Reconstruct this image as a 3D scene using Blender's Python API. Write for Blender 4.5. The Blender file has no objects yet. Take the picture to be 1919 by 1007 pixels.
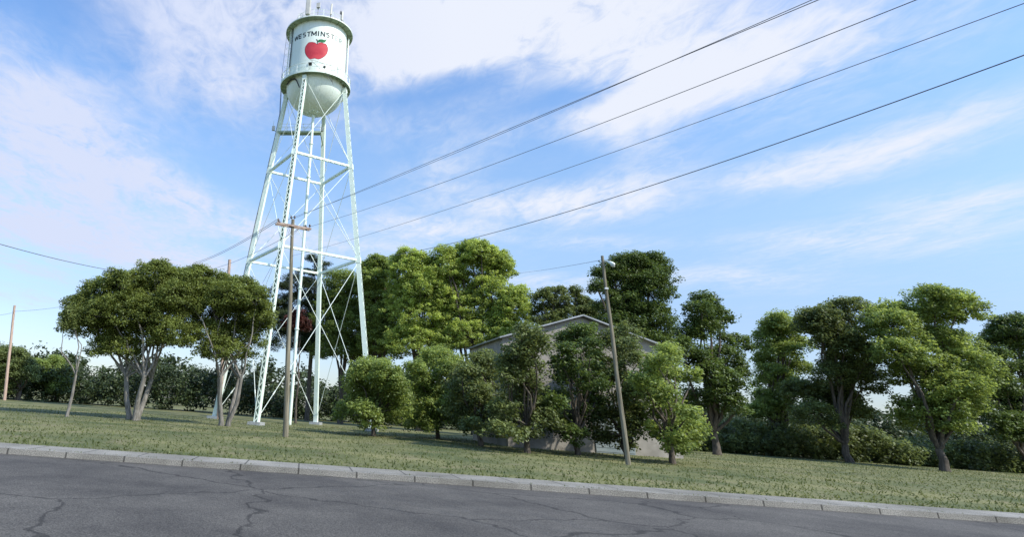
import bpy, math, random
import numpy as np
from mathutils import Vector, Matrix

random.seed(7)
rng = np.random.default_rng(7)
scene = bpy.context.scene
col = scene.collection
PI = math.pi

# ---------------------------------------------------------------- camera
F_PX, CX, CY = 1094.9, 600.0, 297.0          # solved from the tower's own geometry
IW, IH = 1919.0, 1007.0
PITCH, ROLL, EYE = 0.4037, 0.0691, 1.6
_cp, _sp, _cr, _sr = math.cos(PITCH), math.sin(PITCH), math.cos(ROLL), math.sin(ROLL)
FW = Vector((0, _cp, _sp)); _R = Vector((1, 0, 0)); _U = Vector((0, -_sp, _cp))
RT = _R * _cr + _U * _sr
UP = _U * _cr - _R * _sr
EYEP = Vector((0, 0, EYE))


def ray(px, py):
    return (FW * F_PX + RT * (px - CX) + UP * (CY - py)).normalized()


def at_y(px, py, Y):
    d = ray(px, py); return EYEP + d * (Y / d.y)


def at_z(px, py, Z):
    d = ray(px, py); return EYEP + d * ((Z - EYE) / d.z)


def at_plane(px, py, p0, n):
    d = ray(px, py); return EYEP + d * ((p0 - EYEP).dot(n) / d.dot(n))


def at_cyl(px, py, cx, cy, R):
    d = ray(px, py)
    a = d.x * d.x + d.y * d.y
    b = -2 * (d.x * cx + d.y * cy)
    c = cx * cx + cy * cy - R * R
    disc = max(0.0, b * b - 4 * a * c)
    t = (-b - math.sqrt(disc)) / (2 * a)
    return EYEP + d * t


cam = bpy.data.cameras.new("camera")
cam_o = bpy.data.objects.new("camera", cam)
col.objects.link(cam_o)
M = Matrix((RT, UP, -FW)).transposed().to_4x4()
M.translation = EYEP
cam_o.matrix_world = M
cam.sensor_width = 36.0
cam.lens = F_PX / IW * 36.0
cam.shift_x = (IW / 2 - CX) / IW
cam.shift_y = (CY - IH / 2) / IW
cam.clip_start = 0.1
cam.clip_end = 6000
scene.camera = cam_o

# ---------------------------------------------------------------- materials


def new_mat(name):
    m = bpy.data.materials.new(name); m.use_nodes = True
    nt = m.node_tree; nt.nodes.clear()
    out = nt.nodes.new('ShaderNodeOutputMaterial')
    b = nt.nodes.new('ShaderNodeBsdfPrincipled')
    nt.links.new(b.outputs[0], out.inputs[0])
    return m, nt, b, out


def mat_noise(name, c1, c2, scale=3.0, rough=0.6, metal=0.0, bump=0.0, stretch=(1, 1, 1), detail=5, lo=.35, hi=.65, c3=None, s3=20.0, spec=0.4):
    m, nt, b, out = new_mat(name)
    tc = nt.nodes.new('ShaderNodeTexCoord'); mp = nt.nodes.new('ShaderNodeMapping')
    mp.inputs['Scale'].default_value = stretch
    nt.links.new(tc.outputs['Object'], mp.inputs[0])
    n = nt.nodes.new('ShaderNodeTexNoise'); n.inputs['Scale'].default_value = scale; n.inputs['Detail'].default_value = detail
    nt.links.new(mp.outputs[0], n.inputs['Vector'])
    r = nt.nodes.new('ShaderNodeValToRGB')
    r.color_ramp.elements[0].position = lo; r.color_ramp.elements[0].color = (*c1, 1)
    r.color_ramp.elements[1].position = hi; r.color_ramp.elements[1].color = (*c2, 1)
    nt.links.new(n.outputs[0], r.inputs[0])
    colour = r.outputs[0]
    if c3 is not None:
        n3 = nt.nodes.new('ShaderNodeTexNoise'); n3.inputs['Scale'].default_value = s3; n3.inputs['Detail'].default_value = 6
        nt.links.new(mp.outputs[0], n3.inputs['Vector'])
        r3 = nt.nodes.new('ShaderNodeValToRGB')
        r3.color_ramp.elements[0].position = .55; r3.color_ramp.elements[0].color = (0, 0, 0, 1)
        r3.color_ramp.elements[1].position = .75; r3.color_ramp.elements[1].color = (.6, .6, .6, 1)
        nt.links.new(n3.outputs[0], r3.inputs[0])
        mx = nt.nodes.new('ShaderNodeMix'); mx.data_type = 'RGBA'
        nt.links.new(r3.outputs[0], mx.inputs['Factor']); nt.links.new(colour, mx.inputs[6]); mx.inputs[7].default_value = (*c3, 1)
        colour = mx.outputs[2]
    nt.links.new(colour, b.inputs['Base Color'])
    b.inputs['Roughness'].default_value = rough; b.inputs['Metallic'].default_value = metal
    b.inputs['Specular IOR Level'].default_value = spec
    if bump:
        bp = nt.nodes.new('ShaderNodeBump'); bp.inputs['Strength'].default_value = bump; bp.inputs['Distance'].default_value = .02
        nt.links.new(n.outputs[0], bp.inputs['Height']); nt.links.new(bp.outputs[0], b.inputs['Normal'])
    return m


MINT = (0.60, 0.75, 0.665)
m_steel = mat_noise('mint_steel_paint', (0.76, 0.87, 0.76), (0.84, 0.93, 0.83), 1.2, .5, c3=(.62, .72, .62), s3=4)
m_dark_mint = mat_noise('dark_mint_paint', (0.30, 0.38, 0.27), (0.40, 0.48, 0.35), 1.0, .7, c3=(.26, .27, .16), s3=3)  # darker mint shared by roof, balcony, brackets and catwalk
m_inner_shade = mat_noise('leg_inner_shade', (0.26, 0.36, 0.27), (0.36, 0.46, 0.36), 1.0, .9)  # dark tone painted in for the shade inside the legs
m_rail = mat_noise('rail_paint', (0.78, 0.86, 0.78), (0.86, 0.92, 0.86), 2, .5)
m_black = mat_noise('black_cable', (0.02, 0.02, 0.025), (0.05, 0.05, 0.055), 3, .6)
m_greycase = mat_noise('grey_casing', (0.42, 0.42, 0.40), (0.52, 0.52, 0.49), 2, .5)
m_panel = mat_noise('antenna_panel', (0.50, 0.49, 0.45), (0.60, 0.59, 0.54), 2, .5)
m_darkmetal = mat_noise('dark_metal', (0.08, 0.08, 0.08), (0.16, 0.15, 0.14), 4, .5, metal=.4)
m_galv = mat_noise('galvanised', (0.42, 0.43, 0.43), (0.55, 0.56, 0.56), 4, .45, metal=.3)
m_wood = mat_noise('weathered_pole_wood', (0.13, 0.115, 0.08), (0.28, 0.25, 0.18), 2.2, .9, bump=.5, stretch=(5, 5, .35), c3=(.08, .07, .05), s3=5)
m_wood_pale = mat_noise('pale_pole_wood', (0.36, 0.25, 0.19), (0.52, 0.38, 0.30), 2.2, .9, bump=.5, stretch=(5, 5, .35))
m_arm = mat_noise('crossarm_wood', (0.27, 0.19, 0.15), (0.46, 0.36, 0.30), 3, .85, bump=.4, c3=(.14, .09, .07), s3=6)
m_insul = mat_noise('insulator_glaze', (0.05, 0.045, 0.05), (0.09, 0.07, 0.08), 4, .2)
m_wire = mat_noise('wire', (0.13, 0.13, 0.14), (0.18, 0.18, 0.19), 2, .6)
m_wire_light = mat_noise('old_wire', (0.24, 0.25, 0.27), (0.30, 0.31, 0.33), 2, .6)
m_red = mat_noise('apple_red_paint', (0.50, 0.045, 0.065), (0.60, 0.07, 0.085), 1.2, .55, spec=.2)
m_darkred = mat_noise('apple_outline_paint', (0.20, 0.02, 0.03), (0.26, 0.03, 0.04), 2, .6)
m_leafpaint = mat_noise('leaf_green_paint', (0.02, 0.15, 0.06), (0.04, 0.22, 0.09), 1.5, .6, spec=.2)
m_stempaint = mat_noise('stem_paint', (0.03, 0.04, 0.03), (0.05, 0.06, 0.045), 2, .6)
m_bark = mat_noise('bark', (0.055, 0.045, 0.035), (0.14, 0.115, 0.09), 2.5, .95, bump=.8, stretch=(4, 4, .8))
m_bark_grey = mat_noise('grey_bark', (0.13, 0.12, 0.10), (0.26, 0.24, 0.21), 2.5, .95, bump=.6, stretch=(4, 4, .8))


def tank_material():
    m, nt, b, out = new_mat('tank_paint')
    N = nt.nodes.new; L = nt.links.new
    tc = N('ShaderNodeTexCoord')
    n1 = N('ShaderNodeTexNoise'); n1.inputs['Scale'].default_value = .5; n1.inputs['Detail'].default_value = 4
    L(tc.outputs['Object'], n1.inputs['Vector'])
    r1 = N('ShaderNodeValToRGB')
    r1.color_ramp.elements[0].position = .3; r1.color_ramp.elements[0].color = (.77, .86, .765, 1)
    r1.color_ramp.elements[1].position = .7; r1.color_ramp.elements[1].color = (.83, .90, .82, 1)
    L(n1.outputs[0], r1.inputs[0])
    mp = N('ShaderNodeMapping'); mp.inputs['Scale'].default_value = (3, 3, .12); L(tc.outputs['Object'], mp.inputs[0])
    n2 = N('ShaderNodeTexNoise'); n2.inputs['Scale'].default_value = 1.6; n2.inputs['Detail'].default_value = 6; L(mp.outputs[0], n2.inputs['Vector'])
    r2 = N('ShaderNodeValToRGB')
    r2.color_ramp.elements[0].position = .52; r2.color_ramp.elements[0].color = (0, 0, 0, 1)
    r2.color_ramp.elements[1].position = .8; r2.color_ramp.elements[1].color = (.55, .55, .55, 1)
    L(n2.outputs[0], r2.inputs[0])
    mx = N('ShaderNodeMix'); mx.data_type = 'RGBA'
    L(r2.outputs[0], mx.inputs['Factor']); L(r1.outputs[0], mx.inputs[6]); mx.inputs[7].default_value = (.60, .66, .52, 1)
    L(mx.outputs[2], b.inputs['Base Color'])
    b.inputs['Roughness'].default_value = .42
    return m


m_tank = tank_material()


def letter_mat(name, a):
    # black paint bleached by painted-in sun glare: a = share of black kept
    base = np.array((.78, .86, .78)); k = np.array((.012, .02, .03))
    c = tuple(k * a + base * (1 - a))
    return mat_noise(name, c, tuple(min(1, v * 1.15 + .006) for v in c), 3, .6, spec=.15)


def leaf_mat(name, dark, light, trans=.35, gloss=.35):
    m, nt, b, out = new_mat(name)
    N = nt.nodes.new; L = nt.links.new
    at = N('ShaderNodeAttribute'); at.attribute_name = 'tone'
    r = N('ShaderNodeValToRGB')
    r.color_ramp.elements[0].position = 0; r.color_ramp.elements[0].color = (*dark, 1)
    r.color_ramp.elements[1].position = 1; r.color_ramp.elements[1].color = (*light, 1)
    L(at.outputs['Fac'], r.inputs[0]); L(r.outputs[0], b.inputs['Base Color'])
    b.inputs['Roughness'].default_value = .5; b.inputs['Specular IOR Level'].default_value = gloss
    t = N('ShaderNodeBsdfTranslucent')
    hs = N('ShaderNodeHueSaturation'); hs.inputs['Hue'].default_value = .485; hs.inputs['Saturation'].default_value = 1.1; hs.inputs['Value'].default_value = 1.5
    L(r.outputs[0], hs.inputs['Color']); L(hs.outputs[0], t.inputs[0])
    mx = N('ShaderNodeMixShader'); mx.inputs[0].default_value = trans
    L(b.outputs[0], mx.inputs[1]); L(t.outputs[0], mx.inputs[2]); L(mx.outputs[0], out.inputs[0])
    return m


lm_left = leaf_mat('leaf_olive', (.052, .074, .018), (.27, .325, .085), .40)
lm_green = leaf_mat('leaf_fresh_green', (.105, .15, .036), (.50, .60, .17), .48)
lm_green2 = leaf_mat('leaf_mid_green', (.075, .11, .026), (.37, .46, .13), .45)
lm_pine = leaf_mat('needle_dark', (.016, .030, .012), (.095, .125, .05), .18)
lm_oak = leaf_mat('leaf_dull_green', (.04, .056, .018), (.23, .28, .09), .34)
lm_right = leaf_mat('leaf_deep_green', (.024, .046, .012), (.16, .225, .055), .32)
lm_red = leaf_mat('leaf_rust', (.035, .015, .01), (.13, .045, .03), .2)
lm_far = leaf_mat('leaf_far', (.025, .04, .016), (.09, .12, .04), .2)

# ---------------------------------------------------------------- mesh helpers


class MB:
    def __init__(s): s.v = []; s.f = []

    def quadbox(s, c, ax, ay, az):
        """box centred c with half-axis vectors"""
        n = len(s.v)
        for i in (-1, 1):
            for j in (-1, 1):
                for k in (-1, 1):
                    s.v.append(tuple(c + ax * i + ay * j + az * k))
        for q in ((0, 1, 3, 2), (4, 6, 7, 5), (0, 4, 5, 1), (2, 3, 7, 6), (0, 2, 6, 4), (1, 5, 7, 3)):
            s.f.append(tuple(n + i for i in q))

    def box(s, x0, x1, y0, y1, z0, z1):
        s.quadbox(Vector(((x0 + x1) / 2, (y0 + y1) / 2, (z0 + z1) / 2)), Vector(((x1 - x0) / 2, 0, 0)), Vector((0, (y1 - y0) / 2, 0)), Vector((0, 0, (z1 - z0) / 2)))

    def bar(s, a, b, w, h, upv=Vector((0, 0, 1))):
        a = Vector(a); b = Vector(b); d = (b - a)
        t = d.normalized()
        sd = t.cross(upv)
        if sd.length < 1e-4: sd = t.cross(Vector((1, 0, 0)))
        sd.normalize(); u = sd.cross(t).normalized()
        s.quadbox((a + b) / 2, d / 2, sd * w / 2, u * h / 2)

    def tube(s, pts, rad, seg=8, cap=True):
        pts = [Vector(p) for p in pts]
        if not hasattr(rad, '__len__'): rad = [rad] * len(pts)
        n0 = len(s.v); prev = None
        for i, p in enumerate(pts):
            t = (pts[min(i + 1, len(pts) - 1)] - pts[max(i - 1, 0)]).normalized()
            if prev is None:
                a = t.cross(Vector((0, 0, 1)))
                if a.length < 1e-3: a = t.cross(Vector((1, 0, 0)))
            else:
                a = prev - t * prev.dot(t)
            a.normalize(); prev = a; b = t.cross(a)
            for k in range(seg):
                th = 2 * PI * k / seg
                s.v.append(tuple(p + (a * math.cos(th) + b * math.sin(th)) * rad[i]))
        for i in range(len(pts) - 1):
            for k in range(seg):
                k2 = (k + 1) % seg
                s.f.append((n0 + i * seg + k, n0 + i * seg + k2, n0 + (i + 1) * seg + k2, n0 + (i + 1) * seg + k))
        if cap:
            s.f.append(tuple(n0 + k for k in range(seg))[::-1])
            s.f.append(tuple(n0 + (len(pts) - 1) * seg + k for k in range(seg)))

    def lathe(s, prof, c=(0, 0), seg=96, closed=False):
        n0 = len(s.v)
        for r, z in prof:
            for k in range(seg):
                th = 2 * PI * k / seg
                s.v.append((c[0] + r * math.cos(th), c[1] + r * math.sin(th), z))
        m = len(prof)
        for i in range(m if closed else m - 1):
            j = (i + 1) % m
            for k in range(seg):
                k2 = (k + 1) % seg
                s.f.append((n0 + i * seg + k, n0 + i * seg + k2, n0 + j * seg + k2, n0 + j * seg + k))

    def build(s, name, mat, parent=None, smooth=False):
        me = bpy.data.meshes.new(name)
        me.from_pydata(s.v, [], s.f); me.update()
        me.materials.append(mat)
        if smooth: me.polygons.foreach_set('use_smooth', [True] * len(me.polygons))
        o = bpy.data.objects.new(name, me); col.objects.link(o)
        if parent is not None:
            o.parent = parent
            o.matrix_parent_inverse = Matrix.Translation(-wpos[parent.name])
            wpos[o.name] = Vector((0, 0, 0))
        else:
            wpos[o.name] = Vector((0, 0, 0))
        return o


wpos = {}


def tag(o, label=None, cat=None, group=None, kind=None):
    if label: o['label'] = label
    if cat: o['category'] = cat
    if group: o['group'] = group
    if kind: o['kind'] = kind
    return o


def thing(name, loc, label, cat, group=None):
    o = bpy.data.objects.new(name, None); col.objects.link(o)
    o.location = loc; o.empty_display_size = .5
    wpos[o.name] = Vector(loc)
    return tag(o, label, cat, group)


def smooth_by_angle(o, deg=40):
    me = o.data
    me.polygons.foreach_set('use_smooth', [True] * len(me.polygons))
    try:
        me.set_sharp_from_angle(angle=math.radians(deg))
    except Exception:
        pass


# ---------------------------------------------------------------- water tower
S = 3.4
TX, TY = -0.332 * S, 17.6267 * S
ZB = 10.1304 * S + EYE      # balcony edge
ZT = 9.9385 * S + EYE       # leg heads
ZU = 7.126 * S + EYE        # upper struts
ZL = 4.0939 * S + EYE       # lower struts
ZR = 12.3263 * S + EYE      # roof rim
ZJ = 12.2872 * S + EYE
RB, RR = 1.1954 * S, 1.1956 * S
R_T, SL, PHI = 1.0587 * S, 0.12, 1.2345 + PI
ZBOT = ZB - 3.36
C2 = (TX, TY)


def leg_pt(i, z):
    a = PHI + i * PI / 2; r = R_T + SL * (ZT - z)
    return Vector((TX + r * math.cos(a), TY + r * math.sin(a), z))


tower = thing('water_tower', (TX, TY, 0), 'tall pale mint water tower on four lattice legs, red apple painted on its tank', 'water tower')


def tower_part(mb, name, mat, parent=tower, smooth=False, ang=40):
    o = mb.build(name, mat, parent)
    if smooth: smooth_by_angle(o, ang)
    return o


mb = MB()
mb.lathe([(S, ZJ), (S, ZB)], C2, 128)
shell = tower_part(mb, 'tank_shell', m_tank, smooth=True)
for k in range(1, 4):                 # weld seams between the shell courses
    z = ZJ + (ZB - ZJ) * k / 4
    mb = MB(); mb.lathe([(S - .01, z + .016), (S + .007, z + .010), (S + .007, z - .010), (S - .01, z - .016)], C2, 96)
    tower_part(mb, 'seam', m_steel, shell)
mb = MB()
prof = [(S - .002, ZB + .02)]
for k in range(1, 26):
    t = k / 25 * PI / 2
    prof.append((max(.02, (S - .002) * math.cos(t)), ZB - .02 - 3.34 * math.sin(t)))
mb.lathe(prof, C2, 128)
bowl = tower_part(mb, 'tank_bowl', m_tank, smooth=True)
mb = MB()                           # meridian plate seams on the bowl
for k in range(12):
    a = 2 * PI * k / 12 + .2
    pts = [(TX + (S + .004) * math.cos(t) * math.cos(a), TY + (S + .004) * math.cos(t) * math.sin(a), ZB - .02 - 3.344 * math.sin(t)) for t in np.linspace(.02, 1.25, 14)]
    mb.tube(pts, .012, 4)
mb.lathe([(S * math.cos(1.25) + .02, ZB - 3.34 * math.sin(1.25) - .03), (S * math.cos(1.25), ZB - 3.34 * math.sin(1.25) - .045), (S * math.cos(1.25) - .06, ZB - 3.34 * math.sin(1.25) - .05)], C2, 64)
tower_part(mb, 'seam', m_steel, bowl)

# roof with its wide overhanging rim
mb = MB()
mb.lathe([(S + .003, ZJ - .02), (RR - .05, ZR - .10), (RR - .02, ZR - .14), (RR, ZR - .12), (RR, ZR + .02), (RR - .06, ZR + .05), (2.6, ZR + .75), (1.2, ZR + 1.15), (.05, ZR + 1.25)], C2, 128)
roof = tower_part(mb, 'roof', m_dark_mint, smooth=True, ang=30)
mb = MB()
mb.lathe([(RR + .004, ZR - .10), (RR + .03, ZR - .09), (RR + .03, ZR + .03), (RR - .02, ZR + .06)], C2, 128)
tower_part(mb, 'rim', m_rail, roof)
for k in range(24):                   # brackets under the overhang
    mb = MB()
    a = 2 * PI * k / 24 + .1
    d = Vector((math.cos(a), math.sin(a), 0)); c = Vector((TX, TY, 0))
    mb.bar(c + d * (S + .01) + Vector((0, 0, ZJ - .12)), c + d * (RR - .1) + Vector((0, 0, ZR - .17)), .04, .10)
    tower_part(mb, 'bracket', m_dark_mint, roof)
# roof guard rail
mb = MB()
RG = 3.0
for h in (.62, 1.12):
    pts = [(TX + RG * math.cos(a), TY + RG * math.sin(a), ZR + .6 + h) for a in np.linspace(0, 2 * PI, 49)]
    mb.tube(pts, .022, 5)
for k in range(16):
    a = 2 * PI * k / 16 + .12
    p = Vector((TX + RG * math.cos(a), TY + RG * math.sin(a), ZR + .5))
    mb.bar(p, p + Vector((0, 0, 1.25)), .06, .06)
tower_part(mb, 'guard_rail', m_rail, roof)

# balcony
mb = MB()
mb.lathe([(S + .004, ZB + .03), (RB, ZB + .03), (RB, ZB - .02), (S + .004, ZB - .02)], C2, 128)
balc = tower_part(mb, 'balcony', m_dark_mint)
mb = MB()
mb.lathe([(RB + .002, ZB - .17), (RB + .05, ZB - .17), (RB + .05, ZB + .10), (RB + .002, ZB + .10)], C2, 128, closed=True)
tower_part(mb, 'edge_beam', m_steel, balc, smooth=True)
mb = MB()
NP = 20
for h, r in ((1.05, .036), (.55, .022)):
    mb.tube([(TX + (RB - .02) * math.cos(a), TY + (RB - .02) * math.sin(a), ZB + h) for a in np.linspace(0, 2 * PI, 97)], r, 6)
for k in range(NP):
    a = 2 * PI * k / NP + .05
    d = Vector((math.cos(a), math.sin(a), 0))
    p = Vector((TX, TY, ZB + .03)) + d * (RB - .02)
    mb.bar(p, p + Vector((0, 0, 1.03)), .16, .05, d)
tower_part(mb, 'railing', m_rail, balc)
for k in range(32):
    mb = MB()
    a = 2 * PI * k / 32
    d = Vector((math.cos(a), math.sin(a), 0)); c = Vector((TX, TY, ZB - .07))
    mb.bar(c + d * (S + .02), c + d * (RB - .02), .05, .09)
    tower_part(mb, 'bracket', m_dark_mint, balc)

# legs: channels and inner plate closed, outer face laced
LW = .40
for i in range(4):
    a = PHI + i * PI / 2
    er = Vector((math.cos(a), math.sin(a), 0)); et = Vector((-math.sin(a), math.cos(a), 0))
    top = leg_pt(i, ZT + .25); bot = leg_pt(i, .15)
    ax = (top - bot).normalized(); rr = (er - ax * er.dot(ax)).normalized()
    mb = MB()
    for s_ in (-1, 1):
        o = et * s_ * (LW / 2 - .012)
        mb.bar(bot + o, top + o, .024, LW, rr)                      # web
        for q in (-1, 1):
            o2 = et * s_ * (LW / 2 - .055) + rr * q * (LW / 2 - .012)
            mb.bar(bot + o2, top + o2, .066, .022, rr)              # flanges
    mb.bar(bot - rr * (LW / 2 + .010), top - rr * (LW / 2 + .010), LW + .02, .018, rr)
    # stiffening plates at the strut levels
    for z in (ZU, ZL, ZT):
        p = leg_pt(i, z)
        mb.quadbox(p + rr * (LW / 2 + .012), et * (LW / 2 + .01), ax * .32, rr * .008)
        for s_ in (-1, 1):
            mb.quadbox(p + et * s_ * (LW / 2 + .016), rr * (LW / 2 + .06), ax * .30, et * .010)
    leg = tower_part(mb, 'leg', m_steel)
    mb = MB()
    L_ = (top - bot).length; step = .46; n = int(L_ / step)
    for k in range(n):
        p = bot + ax * (k * step); q = bot + ax * ((k + 1) * step)
        s_ = 1 if k % 2 else -1
        mb.bar(p + et * s_ * LW * .40 + rr * (LW / 2 + .012), q - et * s_ * LW * .38 + rr * (LW / 2 + .012), .085, .014, rr)
    tower_part(mb, 'lacing', m_steel, leg)
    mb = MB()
    mb.bar(bot - rr * (LW / 2 - .02), top - rr * (LW / 2 - .02), LW - .06, .02, rr)  # added dark lining: shade behind the lacing, put into the colour
    tower_part(mb, 'shade_lining', m_inner_shade, leg)
    mb = MB()
    p = leg_pt(i, 0)
    mb.quadbox(Vector((p.x, p.y, .08)), er * .55, et * .55, Vector((0, 0, .16)))
    tower_part(mb, 'footing', m_galv, leg)
# struts
for z in (ZU, ZL):
    for i in range(4):
        a_, b_ = leg_pt(i, z), leg_pt(i + 1, z)
        t = (b_ - a_).normalized(); n_ = Vector((t.y, -t.x, 0))
        a_ = a_ + t * .27; b_ = b_ - t * .27
        mb = MB()
        for s_ in (-1, 1):
            mb.bar(a_ + n_ * s_ * .13, b_ + n_ * s_ * .13, .02, .21)
            for q in (-1, 1):
                mb.bar(a_ + n_ * s_ * .105 + Vector((0, 0, q * .095)), b_ + n_ * s_ * .105 + Vector((0, 0, q * .095)), .045, .016)
        strut = tower_part(mb, 'strut', m_steel)
        mb = MB()
        L_ = (b_ - a_).length; n = int(L_ / .36)
        for zz in (-.112, .112):
            mb = MB()
            for k in range(n):
                p = a_ + t * (k * L_ / n); q = a_ + t * ((k + 1) * L_ / n); s_ = 1 if k % 2 else -1
                mb.bar(p + n_ * s_ * .12 + Vector((0, 0, zz)), q - n_ * s_ * .12 + Vector((0, 0, zz)), .06, .012)
            tower_part(mb, 'lacing', m_steel, strut)
# crossed tie rods, three storeys on four faces
for (z0, z1) in ((ZT + .05, ZU + .2), (ZU - .2, ZL + .2), (ZL - .2, .45)):
    for i in range(4):
        for (p, q, off) in ((leg_pt(i, z0), leg_pt(i + 1, z1), .04), (leg_pt(i + 1, z0), leg_pt(i, z1), -.04)):
            t = (q - p); n_ = Vector((t.y, -t.x, 0)).normalized(); p = p + n_ * off; q = q + n_ * off
            tt = t.normalized()
            mb = MB(); mb.tube([p + tt * .25, q - tt * .25], .030, 6)
            m1 = p + t * .86; mb.tube([m1 - tt * .18, m1 + tt * .18], .055, 6)     # turnbuckle
            tower_part(mb, 'tie_rod', m_rail, smooth=True)
# riser pipe with flanges
mb = MB(); mb.lathe([(.16, .0), (.16, ZBOT + .06)], C2, 24)
riser = tower_part(mb, 'riser_pipe', m_steel, smooth=True)
mb = MB()
z = 4.6
while z < ZBOT - .5:
    mb = MB(); mb.lathe([(.155, z - .05), (.235, z - .05), (.235, z + .05), (.155, z + .05)], C2, 24); tower_part(mb, 'flange', m_steel, riser); z += 4.05
mb = MB()
mb.lathe([(.20, ZBOT + .02), (.42, ZBOT + .02), (.42, ZBOT - .06), (.20, ZBOT - .06)], C2, 24)
tower_part(mb, 'flange', m_steel, riser)
mb = MB()                            # manhole boss and lugs under the bowl
for aa in (PHI - .9, PHI - .25, PHI + .35, PHI + 1.0):
    mb = MB()
    p = Vector((TX + .75 * math.cos(aa), TY + .75 * math.sin(aa), ZBOT + .06))
    mb.quadbox(p, Vector((.10, 0, 0)), Vector((0, .10, 0)), Vector((0, 0, .09)))
    tower_part(mb, 'lug', m_steel, bowl)


# overflow pipe on the sunny side, ladder and cable bundle on the shady side
def cyl_edge_angle(left=True):
    """azimuth (tower centred) of the shell silhouette seen from the street"""
    base = math.atan2(-TY, -TX); d = math.acos(S / math.hypot(TX, TY))
    return base + (-d if left else d)


aR = cyl_edge_angle(False); aL = cyl_edge_angle(True)


def on_tank(a, r, z): return Vector((TX + r * math.cos(a), TY + r * math.sin(a), z))


mb = MB()
a0 = aR - .06
mb.tube([on_tank(a0, S + .2, ZJ - .25), on_tank(a0, S + .2, ZB + .1), on_tank(a0, S + .2, ZB - .3)], .085, 10)
tower_part(mb, 'overflow_pipe', m_rail, smooth=True)
mb = MB()
a0 = aR - .13
mb.tube([on_tank(a0, S + .05, ZJ - .1), on_tank(a0, S + .05, ZB + .1)], .035, 6)
tower_part(mb, 'cable', m_darkmetal, smooth=True)
# ladder
mb = MB(); al = aL + .20
er = Vector((math.cos(al), math.sin(al), 0)); et = Vector((-math.sin(al), math.cos(al), 0))
for s_ in (-1, 1):
    mb.bar(on_tank(al, S + .2, ZB + .05) + et * .2 * s_, on_tank(al, S + .2, ZR - .2) + et * .2 * s_, .05, .05, er)
z = ZB + .3
while z < ZR - .3:
    mb.bar(on_tank(al, S + .2, z) - et * .2, on_tank(al, S + .2, z) + et * .2, .035, .035); z += .32
for k in range(8):
    z = ZB + 1.2 + k * .85
    mb.tube([on_tank(al, S + .2, z) + et * .27 * math.cos(t) + er * (.03 + .32 * math.sin(t)) for t in np.linspace(0, PI, 9)], .02, 4)
    mb.bar(on_tank(al, S, z) + et * .2, on_tank(al, S + .2, z) + et * .2, .04, .04)
tower_part(mb, 'ladder', m_rail)
mb = MB()
for j in range(4):
    a0 = aL + .31 + .012 * j
    mb.tube([on_tank(a0, S + .07, ZR - .25)] + [on_tank(a0 + .008 * math.sin(3 * k + j), S + .06 + .01 * j, ZR - .25 + (ZB - ZR + .4) * k / 8) for k in range(1, 9)], .032, 5)
tower_part(mb, 'cable', m_black, smooth=True)
mb = MB()
for (px, py, w_, h_) in ((541.3, 57.5, .17, .20), (546.8, 47.5, .09, .22)):  # pale plates stand in for bright sky seen through the ladder opening
    p = at_cyl(px, py, TX, TY, S + .35); mb.quadbox(p, et * w_, er * .01, Vector((0, 0, h_)))
    tower_part(mb, 'sky_gap_plate', m_rail); mb = MB()
a0 = aL - .02
mb.tube([on_tank(a0, RR - .1, ZR - .15), on_tank(a0, RB + .02, ZB + 1.05)], .018, 4)
tower_part(mb, 'cable', m_black, smooth=True)
# cables swing over the bowl to the front leg, others run down outside the left leg
mb = MB()
for j, d in enumerate((0, .09)):
    pts = []
    for (px, py) in ((537.5, 158), (541.5, 151.5), (547, 147.2), (552, 146.5), (555.5, 149), (558, 155), (561, 162)):
        e = at_cyl(px, py + j * 1.5, TX, TY, S + .12)
        # keep to the bowl's own surface when below the balcony
        z = min(e.z, ZB - .22)
        pts.append(Vector((e.x, e.y, z)))
    mb.tube(pts, .05, 6)
tower_part(mb, 'cable', m_black, smooth=True)
mb = MB()
p0 = at_y(526, 168, leg_pt(3, ZB).y - .4)
for j in range(3):
    pts = [p0 + Vector((.05 * j, 0, 0))]
    for z in (33, 30, 27, 24, 20, 16, 12, 8, 4, 1):
        q = leg_pt(3, z); pts.append(q + Vector((-.30 + .045 * j - .02 * math.sin(z), -.12, 0)))
    mb.tube(pts, .018, 5)
tower_part(mb, 'cable', m_black, smooth=True)
# junction boxes on the legs
mb = MB()
p = leg_pt(2, at_y(603, 242, leg_pt(2, 30).y).z)
# lettering, laid on the shell
FONT = "WESTMINSTER"
centres = [(555.6, 71.6), (562.7, 68.2), (570.7, 65.2), (579.2, 62.8), (588.6, 62.0), (597.0, 62.2), (605.2, 63.2), (614.6, 66.2), (623.4, 68.4), (630.8, 72.2), (638.0, 76.8)]
glare_fade = [1, 1, 1, 1, 1, 1, .98, .95, .86, .45, .66]  # sun glare painted in as paler letters toward the right end
lz = []
la = []
for (px, py) in centres:
    e = at_cyl(px, py, TX, TY, S); lz.append(e.z); la.append(math.atan2(e.y - TY, e.x - TX))
LZ = sum(lz[1:8]) / 7.0
print('LETTER Z', [round(v, 2) for v in lz], 'ang', [round(math.degrees(v), 1) for v in la])
LH = .82
lm_cache = {}
zfit = np.polyfit(la, lz, 2)
import bmesh


def arc(cx, cy, rx, ry, a0, a1, n=9):
    return [(cx + rx * math.cos(math.radians(a0 + (a1 - a0) * k / n)), cy + ry * math.sin(math.radians(a0 + (a1 - a0) * k / n))) for k in range(n + 1)]


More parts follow.
